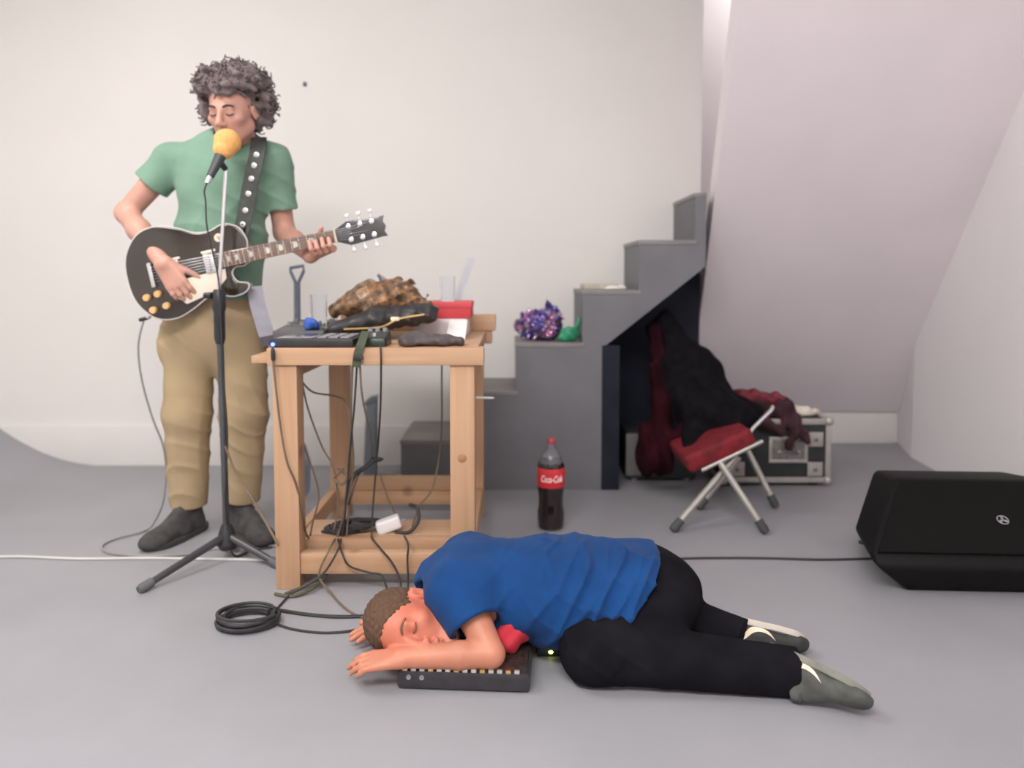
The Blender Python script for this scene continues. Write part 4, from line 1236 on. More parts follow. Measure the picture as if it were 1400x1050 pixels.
for u in (0.085, -0.045):
    pr = obj('pickup', xf(gspan((u - 0.02, -0.036, 0.0), (u + 0.02, 0.036, 0.013), 0.003), GM), M_chrome, gt)
    obj('pickup_ring', xf(join(gspan((u - 0.026, -0.045, 0), (u + 0.026, -0.037, 0.006), 0.001), gspan((u - 0.026, 0.037, 0), (u + 0.026, 0.045, 0.006), 0.001)), GM), M_cream, pr)
    for k in range(6):
        obj('pole_piece', xf(glathe([(0.0025, 0.013), (0.0025, 0.0142), (0, 0.0142)], 8, (u, -0.026 + k * 0.0104, 0)), GM), M_darkmetal, pr)
obj('bridge', xf(gspan((br_u - 0.006, -0.04, 0.0), (br_u + 0.006, 0.04, 0.016), 0.003), GM), M_chrome, gt)
obj('tailpiece', xf(gspan((-0.137, -0.045, 0.0), (-0.122, 0.045, 0.015), 0.005), GM), M_chrome, gt)
for k in range(6):
    a, b = -0.026 + k * 0.0104, -0.0175 + k * 0.007
    obj('string', gtube([gl(-0.128, a, 0.016), gl(br_u, a, 0.0175), gl(nut_u, b, 0.0172), gl(0.60 + 0.03 * (k % 3), b * 1.3, 0.010)], 0.0006 + 0.0001 * k, 5), M_chrome, gt)
for px, py in ((202, 407), (217, 402), (211, 424), (229, 418)):
    u, v = gpx(px, py)
    obj('control_knob', xf(glathe([(0.0135, 0.002), (0.0135, 0.006), (0.0115, 0.016), (0.0, 0.0165)], 16, (u, v, 0)), GM), mat('amber_knob', (0.72, 0.44, 0.20), 0.3), gt, label='amber control knob')
u, v = gpx(299, 325)
sw = obj('selector_plate', xf(glathe([(0.015, 0.0), (0.015, 0.004), (0.0, 0.004)], 18, (u, v, 0)), GM), M_cream, gt)
obj('selector_tip', xf(gtube([(u, v, 0.003), (u + 0.004, v + 0.002, 0.018)], [0.003, 0.005], 8), GM), mat('amber_tip', (0.6, 0.3, 0.12), 0.3), sw)
jx = gl(-0.175, -0.125, -0.025)
obj('output_jack', gtube([jx, jx - U * 0.02 - Vv * 0.018], [0.010, 0.009], 12), M_chrome, gt)
cable('grey guitar cable looping from the guitar down onto the floor', [jx - U * 0.02 - Vv * 0.018, at(196, 440, 2.77), at(189, 475, 2.79), at(194, 520, 2.82), at(208, 570, 2.86), at(223, 610, 2.89), at(227, 650, 2.92), at(222, 690, 2.95), fl(208, 718, 0.008), fl(194, 727, 0.006), fl(160, 736, 0.005), fl(140, 746, 0.005), fl(150, 756, 0.005), fl(200, 760, 0.012), fl(260, 757, 0.005), fl(300, 750, 0.005), fl(325, 757, 0.02), fl(345, 747, 0.006), fl(380, 746, 0.006)], 0.0038, M_cabgr, plug=[0])
# strap over the shoulder
sp_pts = catmull([gl(0.20, 0.115, -0.02), at(329, 318, 2.765), at(334, 298, 2.77), at(340, 265, 2.776), at(346, 235, 2.782), at(351, 212, 2.80), at(353, 197, 2.835), at(354, 188, 2.90), at(352, 196, 3.0), at(345, 230, 3.06)], 6)
sr = obj('strap', gribbon(sp_pts, (1, 0, 0), 0.056, 0.004), mat('black_strap', (0.045, 0.05, 0.045), 0.6, var=0.3, scale=40), gt)
for i in range(10, 34, 4):
    p = sp_pts[i]
    obj('stud', mv(glathe([(0.010, 0), (0.010, 0.003), (0.004, 0.005), (0.004, 0.003), (0, 0.003)], 12), p + Vector((0, -0.002, 0)), (math.pi / 2, 0, 0)), M_alu, sr)

# ================================================================== shoes
def make_shoe(parent, origin, toe, sole_n, m_upper, m_sole, high=0.105, swoosh=None, sc=1.0, lace=None):
    """origin = middle of the heel on the sole plane"""
    y = Vector(toe).normalized()
    z = -Vector(sole_n)
    z = (z - y * z.dot(y)).normalized()
    x = y.cross(z)
    T = frame(origin, x, y, z) @ Matrix.Scale(sc, 4)
    f = Field((-0.075, -0.075, -0.01), (0.075, 0.245, 0.15), 0.0035)
    f.cone((0, -0.005, 0.035), (0, 0.07, 0.035), 0.036, 0.038, 0.02)
    f.cone((0, 0.07, 0.032), (0.006, 0.165, 0.024), 0.041, 0.040, 0.02, sq=((0, 0, 1), 0.75))
    f.cone((0.006, 0.165, 0.024), (0.008, 0.19, 0.022), 0.040, 0.034, 0.02, sq=((0, 0, 1), 0.75))
    f.cone((0, -0.004, 0.04), (0, 0.008, high), 0.036, 0.037, 0.02, cap=(0, 1))
    f.cone((0, 0.13, 0.042), (0, 0.045, 0.090), 0.024, 0.026, 0.025)
    f.cone((0, 0.008, high - 0.03), (0, 0.010, high + 0.02), 0.029, 0.030, 0.004, sub=True)
    f.plane((0, 0, 0.010), (0, 0, -1))
    up = obj('shoe', xf(f.mesh(), T), m_upper, parent, sharp=50)
    out = []
    for k in range(40):
        a = 2 * math.pi * k / 40
        yy = 0.07 + 0.142 * math.sin(a)
        t = (yy + 0.05) / 0.26
        wdt = 0.036 + 0.012 * math.sin(min(1, max(0, t)) * math.pi * 0.9) + (0.004 if t > 0.5 else 0)
        xx = wdt * max(-1, min(1, 1.35 * math.cos(a)))
        if abs(math.sin(a)) > 0.99:
            xx = wdt * math.cos(a)
        out.append((xx + 0.006 * t, yy))
    obj('sole', xf(gprism(out, 0.0, 0.020, 0.004), T), m_sole, up)
    lc = lace or m_upper
    for i in range(4):
        t = i / 3
        yy, zz = 0.118 - 0.055 * t, 0.062 + 0.043 * t
        obj('lace', xf(gtube(catmull([(-0.024, yy, zz - 0.012), (-0.01, yy + 0.003, zz + 0.003), (0.012, yy - 0.003, zz + 0.003), (0.025, yy, zz - 0.012)], 4), 0.0028, 6), T), lc, up)
    if swoosh:
        sgn, m_sw = swoosh
        top = [(0.085, 0.046), (0.06, 0.036), (0.035, 0.033), (0.015, 0.040), (-0.005, 0.060), (-0.028, 0.082)]
        bot = [(0.085, 0.046), (0.06, 0.027), (0.035, 0.020), (0.008, 0.024), (-0.012, 0.050), (-0.028, 0.082)]
        n = 14
        A = catmull([Vector((0, a + 0.02, b)) for a, b in top], 4)
        B = catmull([Vector((0, a + 0.02, b)) for a, b in bot], 4)
        def sx(yy, zz):
            j = int(round((yy - f.ax[1][0]) / f.h))
            k = int(round((zz - f.ax[2][0]) / f.h))
            col = f.d[:, j, k]
            ii = np.where(col < 0)[0]
            if len(ii) == 0:
                return sgn * 0.03
            i = ii.max() if sgn > 0 else ii.min()
            i2 = min(max(i + sgn, 0), len(col) - 1)
            t = col[i] / (col[i] - col[i2] + 1e-9)
            return float(f.ax[0][i] + sgn * t * f.h)
        vs, fs = [], []
        for p, q in zip(A, B):
            for r_ in (p, (p + q) / 2, q):
                base = sx(r_.y, r_.z)
                vs.append((base + sgn * 0.0025, r_.y, r_.z))
                vs.append((base - sgn * 0.001, r_.y, r_.z))
        L = len(A)
        for i in range(L - 1):
            o_ = i * 6
            for c in (0, 2):
                fs.append((o_ + c, o_ + c + 2, o_ + c + 8, o_ + c + 6))
            fs.append((o_, o_ + 6, o_ + 7, o_ + 1))
            fs.append((o_ + 4, o_ + 5, o_ + 11, o_ + 10))
        obj('swoosh', xf((vs, fs), T), m_sw, up, label='pale swoosh mark on the side')
    return T

# ================================================================== the standing guitarist
TYc = 2.93
ps = thing('person', (-1.13, 2.93, 0), 'standing man in a green t-shirt and khaki trousers singing and playing guitar', 'person')
M_skin = mat('skin_light', (0.58, 0.31, 0.24), 0.5, var=0.07, scale=12, sss=0.12)
sR, sL = at(236, 220, 2.94), at(373, 220, 2.95)
eR, wR = at(173, 291, 2.93), at(224, 361, 2.725)
eL = at(389, 318, 3.0)
wL = gl(0.425, -0.045, -0.045)
hc = at(319, 152, 2.835)
fd = Vector((-0.16, -0.95, -0.26)).normalized()
ux = Vector((0, 0, 1))
ux = (ux - fd * ux.dot(fd)).normalized()
HL_ = ux.cross(fd)
HR = Matrix((HL_, fd, ux)).transposed()
hipR, hipL = at(262, 440, 2.95), at(330, 440, 2.95)
kR, kL = at(256, 565, 2.92), at(333, 565, 2.92)
aR, aL = at(259, 705, 2.955), at(331, 700, 2.955)
footR_dir, footL_dir = Vector((-0.30, -0.95, 0)).normalized(), Vector((0.72, -0.70, 0)).normalized()

f = Field((-1.50, 2.62, -0.01), (-0.62, 3.12, 1.80), 0.004)
f.cone(at(305, 250, TYc), at(300, 330, TYc), 0.135, 0.125, 0.05, sq=((0, 1, 0), 0.68))
f.cone(at(300, 330, TYc), at(297, 430, TYc), 0.125, 0.135, 0.05, sq=((0, 1, 0), 0.72))
f.cone(sR, sL, 0.052, 0.052, 0.05)
f.cone(at(318, 200, 2.92), at(308, 250, TYc), 0.08, 0.11, 0.05, sq=((0, 1, 0), 0.7))
head(f, hc, HR, at(322, 205, 2.925), 0.053)
f.cone(sR, eR, 0.050, 0.039, 0.02)
f.cone(eR, eR + (wR - eR) * 0.35, 0.040, 0.040, 0.02)
f.cone(eR + (wR - eR) * 0.35, wR, 0.040, 0.027, 0.02)
f.cone(sL, eL, 0.050, 0.040, 0.02)
f.cone(eL, eL + (wL - eL) * 0.4, 0.040, 0.038, 0.02)
f.cone(eL + (wL - eL) * 0.4, wL, 0.038, 0.026, 0.02)
dR = Vector((0.52, -0.0, -0.85)).normalized()
nR = Vector((0, 1, 0))
hand(f, wR, dR, nR, dR.cross(nR), [(0.15, 0.45, 0.35), (0.15, 0.40, 0.35), (0.12, 0.45, 0.35), (0.1, 0.5, 0.4)], thumb=(0.6, 0.75, 0.15))
for i, u in enumerate((0.524, 0.500, 0.477, 0.455)):
    K = gl(u - 0.004, -0.040, -0.012)
    f.cone(wL, K, 0.020, 0.0125, 0.014)
    q1, q2, q3 = gl(u, -0.047, 0.016), gl(u - 0.002, -0.030, 0.036), gl(u - 0.004, -0.006 + 0.005 * (i % 2), 0.028)
    f.cone(K, q1, 0.0112, 0.0100, 0.004)
    f.cone(q1, q2, 0.0100, 0.0092, 0.003)
    f.cone(q2, q3, 0.0092, 0.0080, 0.003)
f.cone(wL, gl(0.455, -0.02, -0.04), 0.020, 0.015, 0.012)
f.cone(gl(0.455, -0.02, -0.04), gl(0.478, 0.018, -0.032), 0.013, 0.011, 0.004)
f.cone(gl(0.478, 0.018, -0.032), gl(0.492, 0.040, -0.018), 0.011, 0.0085, 0.003)
for hp, kn, an in ((hipR, kR, aR), (hipL, kL, aL)):
    f.cone(hp, kn, 0.075, 0.052, 0.04)
    f.cone(kn, kn + (an - kn) * 0.3, 0.052, 0.054, 0.03)
    f.cone(kn + (an - kn) * 0.3, an, 0.054, 0.036, 0.03)
for an, fdir in ((aR, footR_dir), (aL, footL_dir)):
    g0 = Vector((an.x, an.y, 0.045))
    f.cone(an, g0, 0.034, 0.030, 0.02)
    f.cone(g0, g0 + fdir * 0.15 + Vector((0, 0, -0.012)), 0.030, 0.024, 0.02)
obj('body', f.mesh(), M_skin, ps, sharp=0)
def HP(x, y, z):
    return hc + HR @ Vector((x, y, z))
M_brow = mat('dark_brown_hair', (0.065, 0.048, 0.045), 0.7, var=0.3, scale=40)
for sx_ in (-1, 1):
    obj('eyebrow', gtube(catmull([HP(sx_ * 0.014, 0.0965, 0.019), HP(sx_ * 0.032, 0.0945, 0.025), HP(sx_ * 0.050, 0.083, 0.019)], 4), [0.003, 0.004, 0.004, 0.004, 0.004, 0.004, 0.004, 0.003, 0.002], 6), M_brow, ps)
    obj('eyelash', gtube(catmull([HP(sx_ * 0.019, 0.088, -0.006), HP(sx_ * 0.032, 0.0925, -0.010), HP(sx_ * 0.046, 0.084, -0.006)], 4), 0.0022, 6), M_brow, ps)
obj('lips', join(gtube(catmull([HP(-0.022, 0.099, -0.068), HP(0, 0.1065, -0.0655), HP(0.022, 0.099, -0.068)], 4), 0.0035, 8), gtube(catmull([HP(-0.019, 0.098, -0.077), HP(0, 0.104, -0.079), HP(0.019, 0.098, -0.077)], 4), 0.004, 8)), mat('lip_pink', (0.52, 0.20, 0.17), 0.45), ps)

# curly hair, its even tone lightened to stand in for haze
f = Field(hc - Vector((0.22, 0.22, 0.2)), hc + Vector((0.22, 0.22, 0.24)), 0.005)
hcen = HP(0, -0.018, 0.038)
f.ell(HP(0, -0.022, 0.045), (0.084, 0.096, 0.086), [[HR[r][c] for c in range(3)] for r in range(3)], 0.02)
curls = []
rng = random.Random(3)
for i in range(330):
    a = rng.uniform(0, 2 * math.pi)
    z = rng.uniform(-0.92, 1)
    s_ = math.sqrt(1 - z * z)
    d = Vector((s_ * math.cos(a), s_ * math.sin(a), z))
    if d.y > 0.12 and d.z < 0.42:
        continue
    if d.z < -0.5 and d.y > -0.3:
        continue
    R_ = 0.084 + rng.uniform(0.0, 0.026) + (0.012 if abs(d.x) > 0.55 else 0)
    p = hcen + HR @ (d * R_)
    f.ell(p, [rng.uniform(0.018, 0.030)] * 3, k=0.012)
    curls.append((p, HR @ d))
f.ell(HP(0, 0.105, -0.03), (0.070, 0.075, 0.092), [[HR[r][c] for c in range(3)] for r in range(3)], 0.01, sub=True)
f.ripple(0.006, [(130, 70, 60, 0, 1), (-70, 120, 90, 1, 1), (60, -90, 150, 2, 1)])
for sx_ in (-1, 1):
    f.ell(HP(sx_ * 0.060, 0.075, 0.015), (0.030, 0.055, 0.050), [[HR[r][c] for c in range(3)] for r in range(3)], 0.004, sub=True)
gh = f.mesh()
parts_ = [(gh[0].tolist(), [tuple(q) for q in gh[1].tolist()])]
for p, d in curls:
    for _ in range(2):
        ax_ = (d + Vector((rng.uniform(-.8, .8), rng.uniform(-.8, .8), rng.uniform(-.8, .6)))).normalized()
        e1 = ax_.orthogonal().normalized()
        e2 = ax_.cross(e1)
        r_ = rng.uniform(0.006, 0.011)
        ph = rng.uniform(0, 6)
        L_ = rng.uniform(0.028, 0.048)
        o_ = p + d * 0.008
        if (HR.transposed() @ (o_ + ax_ * L_ - hc)).y > 0.085 and (HR.transposed() @ (o_ + ax_ * L_ - hc)).z < 0.07:
            continue
        parts_.append(gtube([o_ + ax_ * L_ * t / 11 + (e1 * math.cos(ph + t * 1.0) + e2 * math.sin(ph + t * 1.0)) * r_ for t in range(12)], 0.0026, 4))
obj('hair', join(*parts_), mat('curly_dark_hair', (0.15, 0.115, 0.115), 0.8, var=0.35, scale=45, sheen=0.3, spec=0.2), ps, sharp=0, label='big curly dark hair')

# green t-shirt
M_green = mat('green_cotton', (0.19, 0.315, 0.235), 0.85, var=0.07, scale=9, bump=0.06, bscale=300, sheen=0.1, spec=0.15)
f = Field((-1.42, 2.74, 0.86), (-0.78, 3.12, 1.62), 0.0045)
f.cone(at(306, 245, TYc), at(303, 330, TYc), 0.163, 0.150, 0.05, sq=((0, 1, 0), 0.70))
f.cone(at(303, 330, TYc), at(299, 425, TYc), 0.150, 0.160, 0.05, sq=((0, 1, 0), 0.72))
f.cone(at(318, 203, 2.935), sR, 0.066, 0.060, 0.04)
f.cone(at(318, 203, 2.935), sL, 0.066, 0.060, 0.04)
f.cone(at(316, 212, 2.93), at(306, 250, TYc), 0.10, 0.15, 0.05, sq=((0, 1, 0), 0.72))
tR, tL = 0.46, 0.66
cR, cL = sR + (eR - sR) * tR, sL + (eL - sL) * tL
f.cone(sR, cR, 0.066, 0.069, 0.03, cap=(0, 1))
f.cone(sL, cL, 0.066, 0.066, 0.03, cap=(0, 1))
f.ripple(0.0015, [(22, 10, 46, 0, 1), (-38, 16, 30, 1, 0.8)])
f.folds(0.007, [(30, 10, 60, 0.4, 1), (-46, 16, 50, 1.7, 0.6)])
f.cone(sR + (eR - sR) * (tR - 0.10), sR + (eR - sR) * (tR + 0.12), 0.055, 0.055, 0.003, sub=True)
f.cone(sL + (eL - sL) * (tL - 0.10), sL + (eL - sL) * (tL + 0.12), 0.053, 0.053, 0.003, sub=True)
f.cone(at(322, 196, 2.915), at(321, 170, 2.88), 0.066, 0.080, 0.006, sub=True)
f.plane((0, 0, at(300, 410, 2.82).z), (0, 0, -1))
obj('t_shirt', f.mesh(), M_green, ps, sharp=0)
col_pts = [at(322, 196, 2.915) + Vector((0.066 * math.cos(a), 0.062 * math.sin(a), -0.012 * (1 - math.sin(a)) + 0.006)) for a in [2 * math.pi * i / 24 for i in range(25)]]
obj('collar', gtube(col_pts, 0.008, 6), M_green, ps)

# khaki trousers
M_khaki = mat('khaki_cotton', (0.41, 0.305, 0.18), 0.85, var=0.08, scale=7, bump=0.06, bscale=250)
f = Field((-1.42, 2.76, 0.05), (-0.82, 3.12, 1.04), 0.0045)
wz = at(298, 395, TYc).z
f.cone(at(297, 392, TYc), at(296, 450, TYc), 0.150, 0.160, 0.04, sq=((0, 1, 0), 0.75), cap=(1, 0))
for hp, kn, an, dx_ in ((hipR, kR, aR, -1), (hipL, kL, aL, 1)):
    cuff = kn + (an - kn) * (0.885 if dx_ < 0 else 0.87)
    f.cone(hp, kn, 0.098, 0.085, 0.04)
    f.cone(kn, cuff, 0.085, 0.068, 0.03, cap=(0, 1))
f.ell(at(232, 470, 2.94), (0.04, 0.06, 0.07), k=0.04)
f.ripple(0.001, [(18, 10, 52, 0, 1)])
f.folds(0.006, [(26, 10, 66, 0.4, 1), (80, 16, 16, 1.7, 0.6)])
for kn, an, t in ((kR, aR, 0.885), (kL, aL, 0.87)):
    f.cone(kn + (an - kn) * (t - 0.06), kn + (an - kn) * (t + 0.1), 0.056, 0.058, 0.003, sub=True)
tro = obj('trousers', f.mesh(), M_khaki, ps, sharp=0)
obj('belt', gtube([at(297, 398, TYc) + Vector((0.157 * math.cos(a), 0.120 * math.sin(a), 0)) for a in [2 * math.pi * i / 36 for i in range(37)]], 0.012, 8), mat('brown_belt', (0.10, 0.06, 0.03), 0.5), ps)
# pale cloth hanging at the hip
cp = [at(348, 392, 2.83), at(352, 415, 2.81), at(359, 440, 2.80), at(366, 462, 2.80)]
hcl = obj('hip_cloth', gribbon(catmull(cp, 6), (1, 0.4, 0), 0.055, 0.008), mat('pale_grey_cloth', (0.36, 0.35, 0.40), 0.85, var=0.12, scale=14), ps, label='pale grey cloth hanging at the hip')
obj('hem', gribbon([at(366, 459, 2.80), at(369, 472, 2.80)], (1, 0.4, 0), 0.06, 0.009), mat('dark_plum_cloth', (0.10, 0.08, 0.10), 0.8), hcl)
M_suede = mat('dark_suede', (0.060, 0.056, 0.056), 0.85, var=0.25, scale=30, bump=0.2, bscale=120)
M_dsole = mat('dark_rubber_sole', (0.055, 0.05, 0.05), 0.6)
make_shoe(ps, Vector((aR.x + 0.01, aR.y, 0.0)), footR_dir, (0, 0, -1), M_suede, M_dsole, high=0.13, sc=1.12)
make_shoe(ps, Vector((aL.x - 0.01, aL.y, 0.0)), footL_dir, (0, 0, -1), M_suede, M_dsole, high=0.13, sc=1.12)

# ================================================================== the man lying folded on the floor
pl = thing('person', (0.15, 2.05, 0), 'man in a blue t-shirt folded face down on the floor asleep on his arm', 'person')
M_skin2 = mat('skin_flushed', (0.53, 0.21, 0.13), 0.5, var=0.09, scale=9, sss=0.12)
BY = 2.10
lsh, lel, lwr = Vector((-0.130, 1.975, 0.195)), Vector((-0.050, 1.872, 0.082)), Vector((-0.268, 1.866, 0.076))
rsh, rel, rwr = Vector((-0.12, 2.23, 0.175)), Vector((-0.22, 2.36, 0.06)), Vector((-0.30, 2.15, 0.045))
hc2 = Vector((at(564, 850, 1.975).x, 1.985, 0.102))
fd2 = Vector((0.10, -0.99, 0.02)).normalized()
up2 = Vector((-0.965, -0.08, 0.22))
up2 = (up2 - fd2 * up2.dot(fd2)).normalized()
L2 = up2.cross(fd2)
HR2 = Matrix((L2, fd2, up2)).transposed()
A2 = [[HR2[r][c] for c in range(3)] for r in range(3)]
# his flushed face is redder than his arms
nt = M_skin2.node_tree
tcn = nd(nt, 'ShaderNodeTexCoord')
dv = nd(nt, 'ShaderNodeVectorMath', operation='DISTANCE')
dv.inputs[1].default_value = hc2
nt.links.new(tcn.outputs['Object'], dv.inputs[0])
mr = nd(nt, 'ShaderNodeMapRange')
mr.inputs['From Min'].default_value = 0.085
mr.inputs['From Max'].default_value = 0.15
nt.links.new(dv.outputs['Value'], mr.inputs['Value'])
mxn = nd(nt, 'ShaderNodeMixRGB')
mxn.inputs[1].default_value = (0.56, 0.165, 0.105, 1)
bsn = nt.nodes['Principled BSDF']
lk = bsn.inputs['Base Color'].links[0]
nt.links.new(mr.outputs[0], mxn.inputs[0])
nt.links.new(lk.from_socket, mxn.inputs[2])
nt.links.new(mxn.outputs[0], bsn.inputs['Base Color'])
f = Field((-0.46, 1.72, 0.0), (0.98, 2.46, 0.34), 0.004)
zsq = ((0, 0, 1), 0.64)
f.cone((-0.08, BY, 0.155), (0.16, BY, 0.150), 0.150, 0.145, 0.05, sq=zsq)
f.cone((0.16, BY, 0.150), (0.36, BY, 0.150), 0.140, 0.140, 0.05, sq=zsq)
f.cone(lsh, rsh, 0.055, 0.055, 0.05)
head(f, hc2, HR2, (-0.12, 2.06, 0.195), 0.062)
f.cone(lsh, lel, 0.046, 0.033, 0.015)
f.cone(lel, lel + (lwr - lel) * 0.35, 0.031, 0.033, 0.010)
f.cone(lel + (lwr - lel) * 0.35, lwr, 0.033, 0.024, 0.010)
f.cone(rsh, rel, 0.05, 0.042, 0.02)
f.cone(rel, rwr, 0.042, 0.028, 0.02)
hand(f, lwr, (-0.985, -0.02, -0.10), (0, 0.25, -1), (0, 1, 0.25), [(0.12, 0.35, 0.2), (0.1, 0.35, 0.2), (0.12, 0.4, 0.2), (0.15, 0.4, 0.25)], thumb=(0.18, 1.0, 0.25), thumb_bend=0.1, sc=0.82, spread=0.01)
hand(f, rwr, (-0.75, -0.6, -0.05), (0, 0, -1), (-0.6, 0.75, 0), [(0.05, 0.1, 0.1)] * 4, sc=0.95)
legs2 = ((Vector((0.37, 2.01, 0.135)), Vector((0.20, 1.90, 0.078)), Vector((0.645, 1.85, 0.052))), (Vector((0.37, 2.19, 0.135)), Vector((0.21, 2.27, 0.08)), Vector((0.575, 2.02, 0.052))))
for hp, kn, an in legs2:
    f.cone(hp, kn, 0.075, 0.055, 0.03)
    f.cone(kn, an, 0.052, 0.036, 0.03)
shoe2 = ((Vector((0.62, -0.60, -0.12)).normalized(), Vector((0.45, 0.50, 0.72)).normalized()), (Vector((0.95, -0.06, -0.22)).normalized(), Vector((0.15, 0.62, 0.78)).normalized()))
for (hp, kn, an), (sd, sn) in zip(legs2, shoe2):
    f.cone(an, an + sn * 0.022 + sd * 0.02, 0.033, 0.026, 0.01)
    f.cone(an + sn * 0.022 + sd * 0.02, an + sn * 0.030 + sd * 0.10, 0.024, 0.018, 0.01)
obj('body', f.mesh(), M_skin2, pl, sharp=0)
def HP2(x, y, z):
    return hc2 + HR2 @ Vector((x, y, z))
M_buzz = mat('cropped_brown_hair', (0.115, 0.062, 0.036), 0.8, var=0.25, scale=120, bump=0.5, bscale=500)
f = Field(hc2 - Vector((0.17, 0.17, 0.15)), hc2 + Vector((0.17, 0.17, 0.17)), 0.0035)
f.ell(HP2(0, -0.012, 0.035), (0.0795, 0.0995, 0.0875), A2, 0.01)
f.ell(HP2(0, -0.045, -0.02), (0.066, 0.050, 0.055), A2, 0.02)
f.ell(HP2(0, 0.105, -0.035), (0.115, 0.098, 0.108), A2, 0.004, sub=True)
for sx_ in (-1, 1):
    f.ell(HP2(sx_ * 0.082, 0.0, -0.020), (0.03, 0.032, 0.045), A2, 0.004, sub=True)
f.ripple(0.0012, [(300, 200, 250, 0, 1), (-250, 320, 200, 1, 1)])
obj('hair', f.mesh(0), M_buzz, pl, sharp=0, label='closely cropped brown hair')
for sx_ in (-1, 1):
    obj('eyebrow', gtube(catmull([HP2(sx_ * 0.014, 0.095, 0.020), HP2(sx_ * 0.032, 0.095, 0.027), HP2(sx_ * 0.050, 0.080, 0.021)], 4), 0.003, 6), mat('brown_brow', (0.20, 0.09, 0.05), 0.7), pl)
    obj('eyelash', gtube(catmull([HP2(sx_ * 0.019, 0.088, -0.006), HP2(sx_ * 0.032, 0.0925, -0.010), HP2(sx_ * 0.046, 0.084, -0.006)], 4), 0.002, 6), MATS['brown_brow'], pl)
obj('lips', join(gtube(catmull([HP2(-0.022, 0.099, -0.068), HP2(0, 0.1065, -0.0655), HP2(0.022, 0.099, -0.068)], 4), 0.0035, 8), gtube(catmull([HP2(-0.019, 0.098, -0.077), HP2(0, 0.104, -0.079), HP2(0.019, 0.098, -0.077)], 4), 0.004, 8)), mat('lip_red', (0.45, 0.13, 0.10), 0.45), pl)

M_blue = mat('blue_cotton', (0.008, 0.049, 0.17), 0.85, var=0.15, scale=9, bump=0.05, bscale=300, sheen=0.05, spec=0.15)
f = Field((-0.32, 1.80, 0.02), (0.50, 2.42, 0.36), 0.0045)
f.cone((-0.08, BY, 0.160), (0.14, BY, 0.158), 0.178, 0.176, 0.05, sq=((0, 0, 1), 0.64))
f.cone((0.14, BY, 0.158), (0.42, BY, 0.158), 0.176, 0.172, 0.05, sq=((0, 0, 1), 0.67))
f.cone(lsh, rsh, 0.070, 0.070, 0.05)
f.cone(lsh, Vector((-0.14, 2.08, 0.19)), 0.070, 0.07, 0.04)
f.cone((0.14, 2.02, 0.140), (0.32, 2.01, 0.150), 0.100, 0.118, 0.05)
cS = lsh + (lel - lsh) * 0.52
f.cone(lsh, cS, 0.072, 0.070, 0.03, cap=(0, 1))
f.cone(rsh, rsh + (rel - rsh) * 0.5, 0.07, 0.07, 0.03)
def gate(X, Y, Z):
    return np.clip((X + 0.05) / 0.25, 0.25, 1.0)
f.ripple(0.002, [(42, 14, -34, 0, 1)])
f.folds(0.016, [(56, 10, -44, 0.4, 1), (84, -20, -50, 1.7, 0.7), (36, 30, 50, 2.9, 0.5)], gate)
f.cone(lsh + (lel - lsh) * 0.42, lsh + (lel - lsh) * 0.66, 0.058, 0.058, 0.003, sub=True)
f.cone((-0.222, 2.035, 0.145), (-0.32, 2.00, 0.12), 0.052, 0.075, 0.012, sub=True)
f.plane((0.385, BY, 0.265), (1, 0, -0.86))
f.plane((0, 0, 0.045), (0, 0, -1))
obj('t_shirt', f.mesh(), M_blue, pl, sharp=0)

M_blk = mat('black_trouser_cotton', (0.009, 0.008, 0.011), 0.9, var=0.3, scale=12, spec=0.1)
f = Field((0.02, 1.76, 0.0), (0.78, 2.46, 0.34), 0.0045)
f.ell((0.345, BY, 0.152), (0.118, 0.158, 0.108), k=0.03)
f.cone((0.25, BY, 0.14), (0.36, BY, 0.150), 0.135, 0.155, 0.04, sq=((0, 0, 1), 0.66))
for (hp, kn, an), t in zip(legs2, (1.09, 1.08)):
    f.cone(hp, kn, 0.102, 0.078, 0.03)
    f.cone(kn, kn + (an - kn) * t, 0.074, 0.058, 0.03, cap=(0, 1))
f.folds(0.005, [(50, 20, 50, 0.4, 1), (-70, 30, 60, 1.7, 0.6)])
f.plane((0, 0, 0.004), (0, 0, -1))
tr2 = obj('trousers', f.mesh(), M_blk, pl, sharp=0)
obj('pocket_rivet', glathe([(0.0, -0.004), (0.004, -0.003), (0.005, 0), (0.004, 0.003), (0, 0.004)], 10, at(880, 795, 1.935)), M_alu, tr2)
M_snk = mat('dark_trainer_fabric', (0.045, 0.046, 0.044), 0.75, var=0.3, scale=30)
M_snk2 = mat('charcoal_trainer_fabric', (0.075, 0.078, 0.072), 0.75, var=0.3, scale=30)
M_wsole = mat('offwhite_sole', (0.55, 0.50, 0.44), 0.6, var=0.08)
M_gsole = mat('worn_grey_sole', (0.20, 0.20, 0.17), 0.7, var=0.2, scale=30)
M_sw = mat('cream_swoosh', (0.80, 0.68, 0.52), 0.5, var=0.03)
for (hp, kn, an), (sd, sn), so, mu, hi in zip(legs2, shoe2, (M_gsole, M_wsole), (M_snk2, M_snk), (0.075, 0.08)):
    o_ = an + sn * 0.050 + sd * 0.02
    x_ = sd.cross(-sn)
    sg = 1 if x_.y < 0 else -1
    make_shoe(pl, o_, sd, sn, mu, so, high=0.085, swoosh=(sg, M_sw), sc=0.86)

pl.location.y -= 0.055

